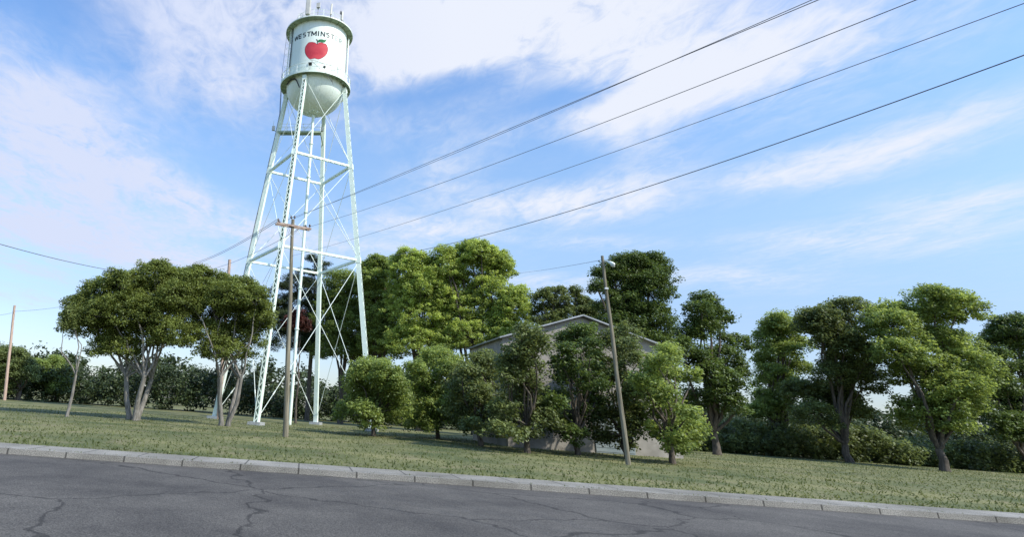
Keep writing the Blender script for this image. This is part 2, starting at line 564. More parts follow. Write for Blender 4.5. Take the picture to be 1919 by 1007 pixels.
T2 = .11 / 2      # half the stroke of the painted capitals
S_ = arc(.0, .135, .15, .115, 35, 250) ; S_ = arc(0, .13, .155, .115, 30, 265, 12) + arc(0, -.13, .155, .125, 85, -150, 12)
GL = {'W': ([[(-.30, .30), (-.15, -.25)], [(-.15, -.25), (0, .26)], [(0, .26), (.15, -.25)], [(.15, -.25), (.30, .30)]]),
      'E': [[(-.16, -.30), (-.16, .30)], [(-.13, .245), (.19, .245)], [(-.13, 0), (.15, 0)], [(-.13, -.245), (.19, -.245)]],
      'S': [S_],
      'T': [[(-.22, .245), (.22, .245)], [(0, .22), (0, -.30)]],
      'M': [[(-.24, -.30), (-.24, .30)], [(-.22, .26), (0, -.18)], [(0, -.18), (.22, .26)], [(.24, .30), (.24, -.30)]],
      'I': [[(0, -.30), (0, .30)]],
      'N': [[(-.19, -.30), (-.19, .30)], [(-.19, .27), (.19, -.27)], [(.19, .30), (.19, -.30)]],
      'R': [[(-.17, -.30), (-.17, .30)], [(-.14, .245), (.05, .245)] + arc(.05, .115, .12, .13, 90, -90, 8)[1:] + [(-.14, -.015)], [(.02, -.02), (.20, -.30)]]}
for i, ch in enumerate(FONT):
    z0 = float(np.polyval(zfit, la[i])); slope = float(np.polyval(np.polyder(zfit), la[i])) / S
    mb = MB()
    for si, st in enumerate(GL[ch]):
        pts = []
        for (p, q) in zip(st[:-1], st[1:]):       # fine steps so the paint hugs the curved shell
            m_ = max(1, int(math.hypot(q[0] - p[0], q[1] - p[1]) / .08))
            pts += [(p[0] + (q[0] - p[0]) * k / m_, p[1] + (q[1] - p[1]) * k / m_) for k in range(m_)]
        pts.append(st[-1]); off = .010 + .002 * si; n0 = len(mb.v)
        for k, (x, y) in enumerate(pts):
            a_ = pts[max(0, k - 1)]; b_ = pts[min(len(pts) - 1, k + 1)]
            dx, dy = b_[0] - a_[0], b_[1] - a_[1]; l = math.hypot(dx, dy) or 1
            for sg in (-1, 1):
                X0, Y0 = x - dy / l * T2 * sg, y + dx / l * T2 * sg
                X0, Y0 = X0 * 1.08, Y0 * 1.12
                X, Y = X0 - Y0 * slope, Y0 + X0 * slope
                a = la[i] + X / S
                mb.v.append((TX + (S + off) * math.cos(a), TY + (S + off) * math.sin(a), z0 + Y))
            if k: mb.f.append((n0 + 2 * k - 2, n0 + 2 * k - 1, n0 + 2 * k + 1, n0 + 2 * k))
    key = glare_fade[i]
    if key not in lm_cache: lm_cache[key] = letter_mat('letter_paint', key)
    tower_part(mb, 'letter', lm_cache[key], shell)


# apple emblem (flat paint, wrapped on the shell)
def wrap_shape(pts_px, name, mat, parent, off):
    """closed outline given on the shell as azimuth/height pairs, filled with a fine grid"""
    P = []
    for (px, py) in pts_px:
        e = at_cyl(px, py, TX, TY, S); P.append((math.atan2(e.y - TY, e.x - TX) * S, e.z))
    # closed Catmull-Rom
    Q = []
    n = len(P)
    for i in range(n):
        p0, p1, p2, p3 = [np.array(P[(i + k) % n]) for k in (-1, 0, 1, 2)]
        for t in np.linspace(0, 1, 6, endpoint=False):
            Q.append(.5 * ((2 * p1) + (-p0 + p2) * t + (2 * p0 - 5 * p1 + 4 * p2 - p3) * t * t + (-p0 + 3 * p1 - 3 * p2 + p3) * t ** 3))
    bm = bmesh.new()
    vs = [bm.verts.new((q[0], q[1], 0)) for q in Q]
    bm.faces.new(vs)
    bmesh.ops.triangulate(bm, faces=bm.faces)
    for it in range(3):
        bmesh.ops.subdivide_edges(bm, edges=[e for e in bm.edges if e.calc_length() > .3], cuts=1)
        bmesh.ops.triangulate(bm, faces=bm.faces)
    for v in bm.verts:
        a = v.co.x / S; z = v.co.y
        v.co = Vector((TX + (S + off) * math.cos(a), TY + (S + off) * math.sin(a), z))
    me = bpy.data.meshes.new(name); bm.to_mesh(me); bm.free(); me.materials.append(mat)
    o = bpy.data.objects.new(name, me); col.objects.link(o); o.parent = parent
    return o


def Z1(x, y): return (515 + x / 11.99, y / 11.99)
def Z2(x, y): return (515 + x / 11.99, 80 + y / 11.99)


apple = [Z1(950, 985), Z1(905, 958), Z1(840, 945), Z1(770, 955), Z1(725, 1000), Z2(695, 90), Z2(683, 170), Z2(695, 240), Z2(725, 295), Z2(765, 340), Z2(800, 362), Z2(850, 352), Z2(900, 345), Z2(950, 358), Z2(1000, 360), Z2(1070, 330), Z2(1130, 285), Z2(1172, 225), Z2(1188, 150), Z2(1175, 80), Z2(1140, 25), Z1(1100, 975), Z1(1040, 955), Z1(990, 962)]
cx_ = sum(p[0] for p in apple) / len(apple); cy_ = sum(p[1] for p in apple) / len(apple)
wrap_shape([(cx_ + (x - cx_) * 1.035, cy_ + (y - cy_) * 1.035) for x, y in apple], 'apple_outline', m_darkred, shell, .008)
wrap_shape(apple, 'apple_emblem', m_red, shell, .013)
wrap_shape([Z1(925, 880), Z1(945, 878), Z1(962, 900), Z1(968, 940), Z1(965, 990), Z1(948, 990), Z1(948, 930), Z1(940, 905)], 'apple_stem', m_stempaint, shell, .018)
wrap_shape([Z1(965, 935), Z1(975, 900), Z1(1010, 882), Z1(1060, 880), Z1(1110, 892), Z1(1170, 880), Z1(1150, 910), Z1(1130, 940), Z1(1085, 952), Z1(1030, 940), Z1(990, 945)], 'apple_leaf', m_leafpaint, shell, .018)

# antenna catwalk hung between the left and back legs
zc = at_y(524, 248.5, leg_pt(3, 30).y).z
A_ = at_z(521, 248.5, zc); B_ = at_z(601, 249, zc)
t = (B_ - A_).normalized(); n_ = Vector((-t.y, t.x, 0))
mb = MB()
mb.quadbox((A_ + B_) / 2, (B_ - A_) / 2, n_ * .38, Vector((0, 0, .04)))
cat_ = tower_part(mb, 'catwalk', m_dark_mint)
mb = MB()
for s_ in (-1, 1):
    mb.bar(A_ + n_ * s_ * .36 + Vector((0, 0, -.12)), B_ + n_ * s_ * .36 + Vector((0, 0, -.09)), .06, .09)
mb.bar(B_ + Vector((0, 0, -.12)), leg_pt(2, zc - .12), .10, .12)
mb.bar(A_ + Vector((0, 0, -.12)), leg_pt(3, zc - .12), .10, .12)
tower_part(mb, 'beam', m_dark_mint, cat_)
mb = MB()
for s_ in (-1, 1):
    for h in (.45, .95):
        mb.tube([A_ + n_ * s_ * .37 + Vector((0, 0, h)), B_ + n_ * s_ * .37 + Vector((0, 0, h))], .022, 5)
    for k in range(6):
        p = A_ + (B_ - A_) * (k / 5) + n_ * s_ * .37
        mb.bar(p, p + Vector((0, 0, .95)), .05, .05)
tower_part(mb, 'railing', m_rail, cat_)


# antennas
def px_m(p): return (p - EYEP).dot(FW) / F_PX           # metres per photo pixel at a point


def panel_antenna(base, h, w, d, face, label, group, name='panel_antenna', lean=0.0, mast=.25, mat=m_panel):
    r = thing(name, base, label, 'antenna', group)
    fx = Vector((math.cos(face), math.sin(face), 0)); sx = Vector((-fx.y, fx.x, 0)); up = (Vector((0, 0, 1)) + sx * lean).normalized()
    c = Vector(base) + up * (mast + h / 2)
    mb = MB(); mb.quadbox(c, sx * w / 2, fx * d / 2, up * h / 2)
    o = mb.build('radome', mat, r)
    bv = o.modifiers.new('bevel', 'BEVEL'); bv.width = min(w, d) * .2; bv.segments = 2
    mb = MB(); mb.tube([Vector(base) - fx * (d / 2 + .07) - Vector((0, 0, .25)), Vector(base) - fx * (d / 2 + .07) + up * (mast + h * .85)], .04, 8)
    mb.build('mast', m_darkmetal, r)
    for k in (.2, .75):
        mb = MB()
        p = Vector(base) + up * (mast + h * k); mb.bar(p - fx * (d / 2 + .12), p - fx * (d / 2 - .01), .12, .07)
        mb.build('clamp', m_darkmetal, r)
    return r


zrt = ZR + .12
toCam = math.atan2(-TY, -TX)
G_ROOF = 'antennas on the tank roof'
b1 = at_z(576.5, 27.5, zrt + .15)
panel_antenna(b1, 2.6, .56, .34, toCam - .25, 'broad beige panel antenna on the tank roof, widest one, cut off by the photo top', G_ROOF, mast=.02)
b2 = at_z(595.5, 27.5, zrt)
r = thing('box_antenna', b2, 'small square beige box antenna raised on a thin mast between the roof panels', 'antenna', G_ROOF)
mb = MB(); k = px_m(b2); mb.quadbox(b2 + Vector((0, 0, 1.35)), Vector((.2, -.05, 0)), Vector((.03, .12, 0)), Vector((0, 0, .33))); mb.build('casing', m_panel, r)
mb = MB(); mb.tube([b2 - Vector((0, 0, .1)), b2 + Vector((0, 0, .9))], .03, 6); mb.tube([b2 + Vector((0, 0, .75)), b2 + Vector((0, 0, .98)), b2 + Vector((0, 0, 1.03))], [.04, .10, .14], 8); mb.build('mast', m_darkmetal, r)
b3 = at_z(620, 28.5, zrt)
panel_antenna(b3, 1.55, .22, .16, toCam + .25, 'slim pale panel antenna leaning slightly on the right front of the tank roof', G_ROOF, lean=.03, mast=.12)
b4 = at_z(641, 38, zrt)
panel_antenna(b4, 1.25, .20, .14, toCam + .55, 'narrow cream panel antenna at the tank roof right edge beside a dark radio', G_ROOF, mast=.05)
b5 = at_z(638, 36, zrt)
r = thing('radio_unit', b5, 'small dark radio unit with a whip on a pipe beside the rightmost roof antenna', 'radio unit')
mb = MB(); mb.quadbox(b5 + Vector((0, 0, .95)), Vector((.10, 0, 0)), Vector((0, .09, 0)), Vector((0, 0, .15))); mb.build('casing', m_darkmetal, r)
mb = MB(); mb.tube([b5 - Vector((0, 0, .1)), b5 + Vector((0, 0, 1.4))], .02, 5); mb.build('mast', m_darkmetal, r)
b6 = at_z(563.5, 32, zrt)
r = thing('pipe_mount', b6, 'small pale pipe frame antenna mount standing empty at the left of the tank roof', 'antenna mount', G_ROOF)
mb = MB()
for dx in (-.22, .0, .22):
    mb.tube([b6 + Vector((dx, 0, -.1)), b6 + Vector((dx, 0, .62 - abs(dx) * .6))], .025, 6)
mb.build('post', m_rail, r)
mb = MB()
for h in (.25, .5): mb.tube([b6 + Vector((-.3, 0, h)), b6 + Vector((.3, 0, h))], .02, 5)
mb.build('bar', m_rail, r)


# floodlights and yagi antennas on the balcony rail
def floodlight(px, py_base, h, label, sz=.19):
    e = at_z(px, py_base, ZB + .05)
    a = math.atan2(e.y - TY, e.x - TX); b = on_tank(a, RB + .0, ZB + .05)
    r = thing('floodlight', b, label, 'floodlight', 'floodlights on the balcony rail')
    mb = MB(); mb.tube([b, b + Vector((0, 0, h - sz))], .03, 6); mb.build('bracket', m_darkmetal, r)
    er = Vector((math.cos(a), math.sin(a), 0)); et = Vector((-er.y, er.x, 0))
    nd = (-er + Vector((0, 0, .6))).normalized(); ud = nd.cross(et).normalized()
    c = b + Vector((0, 0, h))
    mb = MB(); mb.quadbox(c, et * sz, ud * sz, nd * .09)
    for s_ in (-.5, 0, .5): mb.quadbox(c + et * sz * s_ - nd * .12, et * .012, ud * sz * .9, nd * .04)
    mb.build('housing', m_darkmetal, r)
    mb = MB(); mb.quadbox(c + nd * .095, et * sz * .85, ud * sz * .85, nd * .005); mb.build('lens', m_galv, r)


floodlight(580.5, 131, .80, 'dark square floodlight on the balcony rail just under the red apple')
floodlight(607, 134, .55, 'smaller dark floodlight on the balcony rail to the right of the apple', .13)


def yagi(base, h, boom_a, boom_b, label, els=6, el_len=.5, eldir=None):
    r = thing('yagi_antenna', base, label, 'antenna', 'thin rod antennas on the balcony')
    mb = MB(); mb.tube([base, base + Vector((0, 0, h))], .025, 6); mb.build('mast', m_darkmetal, r)
    mb = MB(); mb.tube([boom_a, boom_b], .017, 5); mb.build('boom', m_darkmetal, r)
    d = (boom_b - boom_a); t = d.normalized(); sd = t.cross(eldir or Vector((0, 0, 1))).normalized() if eldir is None else eldir
    mb = MB()
    for k in range(els):
        p = boom_a + d * (.06 + .88 * k / (els - 1)); l = el_len * (1 - .25 * k / els)
        mb.tube([p - sd * l / 2, p + sd * l / 2], .008, 4)
    mb.build('element', m_darkmetal, r)


e = at_z(616.5, 137, ZB + .05); a = math.atan2(e.y - TY, e.x - TX); b = on_tank(a, RB, ZB + .05)
yd = b.y
yagi(b, 2.15, at_y(583.5, 111.5, yd - 1.0), at_y(624, 124, yd), 'rod antenna on the tall thin mast right of the apple, with a sloping boom', 5, .35)
yagi(b + Vector((.15, .1, 0)), .5, at_y(582, 112, yd - .9), at_y(600, 129, yd - .05), 'short rod antenna below the apple, leaning steeply under the longer one', 4, .3)
e = at_z(631.5, 141, ZB + .05); a = math.atan2(e.y - TY, e.x - TX); b = on_tank(a, RB, ZB + .05)
yagi(b, 1.2, at_y(616, 133, b.y - .5), at_y(641, 128.2, b.y), 'rod antenna near the right end of the balcony with a near level boom', 6, .35)
e = at_z(610, 135, ZB - .05); a = math.atan2(e.y - TY, e.x - TX); b = on_tank(a, RB + .05, ZB - .08)
mbp = [b, at_y(622.5, 154, b.y - .4), at_y(613, 137, b.y + .1)]
r = thing('antenna_bracket', b, 'thin triangular wire bracket hanging below the balcony edge in front of the bowl', 'bracket')
mb = MB(); mb.tube(mbp[:2], .02, 5); mb.tube(mbp[1:], .02, 5); mb.tube([mbp[1] + Vector((.1, 0, -.25)), mbp[1] + Vector((-.12, 0, .55))], .022, 5); mb.build('rod', m_darkmetal, r)
# equipment boxes on the catwalk
for (px, py, lab) in ((603.4, 242, 'pale equipment box with a stub antenna at the back leg end of the catwalk'), (512.6, 240.5, 'pale equipment box with a stub antenna on the left leg end of the catwalk')):
    p = at_y(px, py, A_.y if px < 550 else B_.y)
    r = thing('equipment_box', p, lab, 'equipment box', 'boxes at the catwalk ends')
    mb = MB(); mb.quadbox(p, Vector((.17, 0, 0)), Vector((0, .15, 0)), Vector((0, 0, .26))); o = mb.build('casing', m_panel, r)
    mb = MB(); mb.tube([p + Vector((-.05, 0, .2)), p + Vector((-.05, 0, .95))], .02, 5); mb.build('stub', m_rail, r)
    mb = MB(); q = A_ if px < 550 else B_; mb.bar(p - Vector((0, 0, .2)), q, .05, .05); mb.build('bracket', m_dark_mint, r)

# ---------------------------------------------------------------- poles and wires


def wood_pole(px, py, Y, name, label, cat, mat, r0, r1, group=None, lean=None):
    top = at_y(px, py, Y)
    if lean is None: bx, by = top.x, top.y
    else:
        # pixel on the lower shaft fixes the lean
        q = at_y(lean[0], lean[1], Y); k = (top.z - 0) / (top.z - q.z); bx = top.x + (q.x - top.x) * k; by = Y
    r = thing(name, (bx, by, 0), label, cat, group)
    pts = [Vector((bx, by, -.3)).lerp(top, i / 10) + Vector((.015 * math.sin(i * 1.3), 0, 0)) for i in range(11)]
    mb = MB(); mb.tube(pts, [r0 + (r1 - r0) * i / 10 for i in range(11)], 14)
    o = mb.build('shaft', mat, r); smooth_by_angle(o, 50)
    return r, top


UY = 36.0
up_, utop = wood_pole(548.8, 411.5, UY, 'utility_pole', 'brown wooden utility pole with double crossarm and dark insulators before the tower', 'utility pole', m_wood, .17, .095, lean=(542.8, 592))
zarm = at_y(549, 424.5, UY).z
La = at_z(517.5, 419, zarm); Ra = at_z(581.5, 430.5, zarm)
ad = (Ra - La).normalized(); an = Vector((-ad.y, ad.x, 0))
if an.y > 0: an = -an
pc = Vector((utop.x, utop.y, zarm))
off = (La - pc).dot(an)
La -= an * off; Ra -= an * off
print('ARM len', (Ra - La).length, 'dir', ad, 'top', utop, 'zarm', zarm)
mb = MB()
mb.bar(La + an * .15, Ra + an * .15, .09, .12)
mb.build('crossarm', m_arm, up_)
mb = MB()
mb.bar(La - an * .15, Ra - an * .15, .09, .12)
mb.build('crossarm', m_arm, up_)
mb = MB()
for s_ in (-1, 1):
    for k in (.30, .70):
        mb.bar(La.lerp(Ra, k) + an * .2 * s_, pc + Vector((0, 0, -.72)) + an * .10 * s_, .035, .012)
for k in (.04, .96, .28, .72):
    p = La.lerp(Ra, k); mb.tube([p - an * .22, p + an * .22], .012, 5)
mb.build('brace', m_galv, up_)


def insulator(p, parent, h=.2):
    mb = MB(); prof = [(.012, 0), (.012, .06), (.045, .07), (.06, .10), (.05, .115), (.055, .14), (.035, .165), (.03, .19), (.0, .2)]
    s_ = h / .2
    mb.lathe([(a * s_ * 1.15, p.z + b * s_) for a, b in prof], (p.x, p.y), 10)
    o = mb.build('insulator', m_insul, parent); smooth_by_angle(o, 60)


ins = {}
for key, k, s_ in (('l1', .035, 1), ('l2', .10, -1), ('r1', .955, 1), ('r2', .88, -1)):
    p = La.lerp(Ra, k) + an * .15 * s_ + Vector((0, 0, .06)); insulator(p, up_, .24); ins[key] = p + Vector((0, 0, .25))
for s_ in (-1, 1):
    p = utop + an * .0 + ad * .11 * s_ + Vector((0, 0, -.02 + .05 * (s_ > 0)))
    insulator(p, up_, .24); ins['t%d' % s_] = p + Vector((0, 0, .25))
mb = MB(); mb.bar(utop - Vector((.0, .0, .45)) + ad * .12, utop + ad * .12, .05, .03); mb.bar(utop - Vector((.0, .0, .45)) - ad * .12, utop - ad * .12, .05, .03); mb.build('bracket', m_galv, up_)


def wire_by_pixels(pts, p0, n, rad, label, name='power_line', mat=m_wire, ext=0.9, group='overhead wires'):
    """wire in the vertical plane through p0 with horizontal normal n; pixels give its sag curve"""
    nn = Vector((n.x, n.y, 0)).normalized(); t = Vector((-nn.y, nn.x, 0))
    P = [at_plane(px, py, p0, nn) for px, py in pts]
    ss = np.array([(p - p0).dot(t) for p in P]); zs = np.array([p.z for p in P])
    deg = 2 if len(pts) > 2 else 1
    c = np.polyfit(ss, zs, deg)
    s0, s1 = ss.min(), ss.max(); s_ = s1 - s0
    a_, b_ = s0, s1
    if ext:
        if ss[0] > ss[-1]: b_ = s1 + s_ * ext
        else: a_ = s0 - s_ * ext
    Q = []
    for q in np.linspace(a_, b_, 40):
        v = p0 + t * (q); Q.append(Vector((v.x, v.y, float(np.polyval(c, q)))))
    mb = MB(); mb.tube(Q, rad, 6)
    o = mb.build(name, mat); tag(o, label, 'power line', group); smooth_by_angle(o, 80)
    print(name, label[:40], 'ends', tuple(round(v, 1) for v in Q[0]), tuple(round(v, 1) for v in Q[-1]), 'c', c)
    return o


nA = ad     # wires run square to the crossarm
wire_by_pixels([(1200, 138.5), (900, 264), (665, 362), (605, 387), (552.5, 409)], ins['t1'], nA, .0085, 'uppermost thick dark wire running from the pole top to the upper right')
wire_by_pixels([(1200, 140), (900, 266), (665, 364.5), (600, 388.5), (522.5, 417)], ins['l1'], nA, .0068, 'uppermost dark wire ending at the left insulator of the crossarm')
wire_by_pixels([(1200, 203.5), (900, 316), (700, 388), (578.5, 425.5)], ins['r1'], nA, .0085, 'second wire down, ending at the right insulator of the crossarm')
wire_by_pixels([(1200, 266), (1000, 338), (800, 407), (650, 450), (545, 481)], Vector((utop.x, utop.y, 0)) + an * .2, nA, .0068, 'third wire down, thin and grey, meeting the pole below its crossarm', mat=m_wire_light)
wire_by_pixels([(1200, 354.5), (1000, 415), (870, 452), (780, 470), (700, 486)], Vector((utop.x + 1.2, utop.y, 0)), nA, .0095, 'lowest thick wire sagging into the treetops right of the tower', name='telephone_line')
# spans carrying on to the left, away from the pole
far = Vector((at_y(365, 493, 62).x, 62, 0))


def wire_pts(P0, P1, sag, rad, label, name='power_line', mat=m_wire, group='overhead wires'):
    Q = [P0.lerp(P1, k / 24) - Vector((0, 0, sag * 4 * (k / 24) * (1 - k / 24))) for k in range(25)]
    mb = MB(); mb.tube(Q, rad, 6)
    o = mb.build(name, mat); tag(o, label, 'power line', group); smooth_by_angle(o, 80); return o


wire_pts(ins['l1'], at_y(362, 493.5, 62), .35, .016, 'upper of two wires falling left from the crossarm to the dark oak', mat=m_wire_light)
wire_pts(ins['l2'], at_y(352, 499, 62), .40, .016, 'lower of two wires falling left from the crossarm to the dark oak', mat=m_wire_light)
wire_pts(ins['r2'], at_y(385, 507, 62), .45, .014, 'wire passing left over the short pale pole top behind the oaks', mat=m_wire_light)
wire_pts(at_y(525, 470, 40), at_y(492, 531, 40), .0, .012, 'short steep dark guy wire seen under the lower left strut', name='guy_wire')
wire_pts(at_y(-60, 440, 30), at_y(215, 508, 44), .15, .022, 'lone dark wire sagging from the left edge down into the oak')
# left background poles
p1_, t1_ = wood_pole(430.5, 487, 62, 'utility_pole', 'short pale pinkish pole top rising just above the dark oak beside the tower', 'utility pole', m_wood_pale, .19, .16, lean=(428.6, 514))
p2_, t2_ = wood_pole(27.5, 573, 80, 'utility_pole', 'small pale pole far off at the lower left corner of the sky', 'utility pole', m_wood_pale, .2, .15, lean=(25.4, 593))
wire_pts(at_y(-30, 593, 80), t2_ - Vector((0, .2, 1.0)), .1, .02, 'faint wire reaching the far left pole from the photo edge', mat=m_wire_light)
wire_pts(t2_ - Vector((0, .2, .8)), at_y(118, 575, 78), .1, .02, 'faint wire from the far left pole to the edge of the oak', mat=m_wire_light)
# street lamp pole on the right
lp_, lt_ = wood_pole(1128.3, 480, 32, 'lamp_pole', 'grey wooden lamp pole with a cobra head light before the right dark tree', 'street lamp', m_wood, .125, .075, lean=(1142.3, 592))
a0 = at_y(1130.5, 491, 32); a1 = at_y(1133.5, 489.5, 31.9); a2 = at_y(1139, 490.3, 31.8); a3 = at_y(1152, 496.5, 31.4)
mb = MB(); mb.tube([a0, a1, a2], .03, 8); mb.tube([at_y(1131, 494, 32), a2], .015, 6); mb.build('arm', m_galv, lp_)
d = (a3 - a2)
mb = MB(); mb.tube([a2 - d * .15, a2, a2 + d * .25, a2 + d * .6, a2 + d * .9, a3], [.035, .05, .075, .10, .08, .02], 12)
o = mb.build('lamp_head', m_rail, lp_); smooth_by_angle(o, 60)
mb = MB(); c = a2 + d * .68 - Vector((0, 0, .10)); mb.tube([c - d * .28, c, c + d * .25], [.04, .095, .04], 10); mb.build('lens', m_greycase, lp_)
mb = MB(); c = a2 + d * .35 + Vector((0, 0, .10)); mb.tube([c, c + Vector((0, 0, .1))], .035, 8); mb.build('photocell', m_darkmetal, lp_)
wire_pts(at_y(1127.5, 487.5, 32), at_y(962, 513, 75), .1, .012, 'thin wire from the lamp pole top left to the tall green tree', mat=m_wire_light)
mb = MB(); q = at_y(1136.5, 541, 31.85); mb.quadbox(q, Vector((.09, 0, 0)), Vector((0, .05, 0)), Vector((0, 0, .05))); mb.build('bracket', m_galv, lp_)

# ---------------------------------------------------------------- trees


def mesh_from_np(name, V, Fq, mat, tone=None):
    me = bpy.data.meshes.new(name)
    nv, nf = len(V), len(Fq); k = Fq.shape[1]
    me.vertices.add(nv); me.vertices.foreach_set('co', V.astype(np.float32).ravel())
    me.loops.add(nf * k); me.loops.foreach_set('vertex_index', Fq.astype(np.int32).ravel())
    me.polygons.add(nf); me.polygons.foreach_set('loop_start', (np.arange(nf) * k).astype(np.int32))
    me.update(calc_edges=True)
    if tone is not None:
        at = me.attributes.new('tone', 'FLOAT', 'FACE'); at.data.foreach_set('value', tone.astype(np.float32))
    me.materials.append(mat)
    return me


def leaves(centres, crad, ctone, per, size, flat=.6, aspect=.55, up=.5):
    """rhombic leaves scattered round clump centres"""
    n = len(centres) * per
    ci = np.repeat(np.arange(len(centres)), per)
    g = rng.normal(size=(n, 3)); g /= np.linalg.norm(g, axis=1)[:, None] + 1e-9
    rr = rng.random(n) ** .45
    g = g * rr[:, None] * crad[ci][:, None]; g[:, 2] *= flat
    P = centres[ci] + g
    nrm = rng.normal(size=(n, 3)); nrm /= np.linalg.norm(nrm, axis=1)[:, None]
    nrm[:, 2] = np.abs(nrm[:, 2]) + up
    out_ = g / (np.linalg.norm(g, axis=1)[:, None] + 1e-6); nrm += out_ * .45
    nrm /= np.linalg.norm(nrm, axis=1)[:, None]
    t = rng.normal(size=(n, 3)); t -= nrm * np.sum(t * nrm, 1)[:, None]; t /= np.linalg.norm(t, axis=1)[:, None] + 1e-9
    b = np.cross(nrm, t)
    L_ = size * (.6 + .8 * rng.random(n)); W_ = L_ * aspect
    V = np.empty((n, 4, 3))
    V[:, 0] = P - t * (L_ / 2)[:, None]; V[:, 1] = P + b * (W_ / 2)[:, None] - nrm * (L_ * .06)[:, None]
    V[:, 2] = P + t * (L_ / 2)[:, None]; V[:, 3] = P - b * (W_ / 2)[:, None] - nrm * (L_ * .06)[:, None]
    Fq = np.arange(n * 4).reshape(n, 4)
    # leaves on a clump's upper side are a little lighter
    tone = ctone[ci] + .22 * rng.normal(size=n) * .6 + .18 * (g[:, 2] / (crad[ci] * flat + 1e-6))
    return V.reshape(-1, 3), Fq, np.clip(tone, 0, 1)


def tree(name, label, group, base, Y, lobes, mat, bark, trunk_r, leaf=.24, clump=.75, dens=1.0, per=46, flat=.65, fork=.35, trunk_n=1, tonebase=.5, shell=.5, twig=.5, cat='tree', aspect=.55, squash=1.0, low=.8):
    """lobes: (px, py, rx_px, ry_px, dy metres) read off the photo, put at the tree's real distance"""
    r = thing(name, (base[0], base[1], 0), label, cat, group)
    LB = []
    for (px, py, rx, ry, dy) in lobes:
        c = at_y(px, py, Y + dy); k = px_m(c)
        LB.append((c, rx * k, ry * k, (rx + ry) / 2 * k * squash))
    C_, T_, wood = [], [], MB()
    fz = min(c.z - rz for c, rx, rz, ry in LB)
    fork_z = max(1.2, fz * fork + .8)
    b = Vector((base[0], base[1], 0))
    stems = []
    for k in range(trunk_n):
        a = 2 * PI * k / trunk_n + 1.0; sp = .35 if trunk_n > 1 else 0
        st = b + Vector((math.cos(a) * sp, math.sin(a) * sp, 0))
        en = b + Vector((math.cos(a) * sp * 3, math.sin(a) * sp * 3, fork_z))
        mid = st.lerp(en, .5) + Vector((rng.normal() * .12, rng.normal() * .12, 0))
        tr = trunk_r / math.sqrt(trunk_n)
        wood.tube([st - Vector((0, 0, .3)), st + Vector((0, 0, .25)), mid, en], [tr * 1.5, tr * 1.12, tr * .95, tr * .85], 10)
        stems.append((en, tr * .85))
    for li, (c, rx, rz, ry) in enumerate(LB):
        st, tr = stems[li % len(stems)]
        tgt = c - Vector((0, 0, rz * .25))
        n = 7; pts = []; rads = []
        w = Vector((rng.normal(), rng.normal(), 0)) * .35
        for i in range(n + 1):
            f = i / n
            p = st.lerp(tgt, f); p = p + w * math.sin(f * PI) + Vector((0, 0, math.sin(f * PI) * .12 * (tgt - st).length * .4))
            p += Vector((rng.normal() * .08, rng.normal() * .08, rng.normal() * .05)) * (i not in (0,))
            pts.append(p); rads.append(tr * .62 * (1 - f * .72))
        wood.tube(pts, rads, 7, cap=False)
        vol = rx * rz * ry
        nc = int(max(14, dens * 5.2 * (rx * rz + rz * ry + rx * ry) / (clump ** 2)))
        g = rng.normal(size=(nc, 3)); g /= np.linalg.norm(g, axis=1)[:, None]
        g[:, 2] = np.where(g[:, 2] < -.55, -g[:, 2], g[:, 2])
        rad = shell + (1.04 - shell) * rng.random(nc) ** .55
        bumpy = 1 + .13 * np.sin(g[:, 0] * 7 + li) * np.cos(g[:, 2] * 6 + li * 2) + .07 * rng.normal(size=nc)
        P = np.array(c) + g * (rad * bumpy)[:, None] * np.array((rx, ry, rz))
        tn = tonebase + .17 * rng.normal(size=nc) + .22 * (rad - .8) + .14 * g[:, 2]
        C_.append(P); T_.append(tn)
        m_ = int(nc * twig * .45)
        for q in rng.choice(nc, m_, replace=False):
            e = Vector(P[q]); j = min(range(2, n + 1), key=lambda t_: (pts[t_] - e).length); s0 = pts[j]
            md = s0.lerp(e, .5) + Vector((rng.normal() * .2, rng.normal() * .2, .15 * (e - s0).length * .5))
            rr_ = max(.016, rads[j] * .22)
            wood.tube([s0, md, e], [rr_, rr_ * .6, .012], 4, cap=False)
    C_ = np.concatenate(C_); T_ = np.concatenate(T_)
    keep = C_[:, 2] > low; C_, T_ = C_[keep], T_[keep]
    cr = clump * (.65 + .6 * rng.random(len(C_)))
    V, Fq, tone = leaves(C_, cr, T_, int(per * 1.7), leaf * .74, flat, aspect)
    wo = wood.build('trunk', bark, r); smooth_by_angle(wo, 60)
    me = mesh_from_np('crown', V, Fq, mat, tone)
    o = bpy.data.objects.new('crown', me); col.objects.link(o); o.parent = r
    o.matrix_parent_inverse = Matrix.Translation(-Vector((base[0], base[1], 0)))
    return len(Fq)


def rand_lobes(px, top, w, bot, n=16, seed=1, taper=.35):
    g = np.random.default_rng(seed); out_ = []
    for k in range(n):
        f = (k + .5) / n
        y = top + (bot - top) * f
        half = w * math.sqrt(max(.05, 1 - (1 - min(1, f * 1.9)) ** 2)) * (1 - taper * max(0, f - .6))
        out_.append((px + g.uniform(-.7, .7) * half, y, w * g.uniform(.26, .46), w * g.uniform(.20, .34), g.uniform(-2.5, 2.5)))
    return out_


def bxy(px, py, Y):
    p = at_y(px, py, Y); return (p.x, p.y)


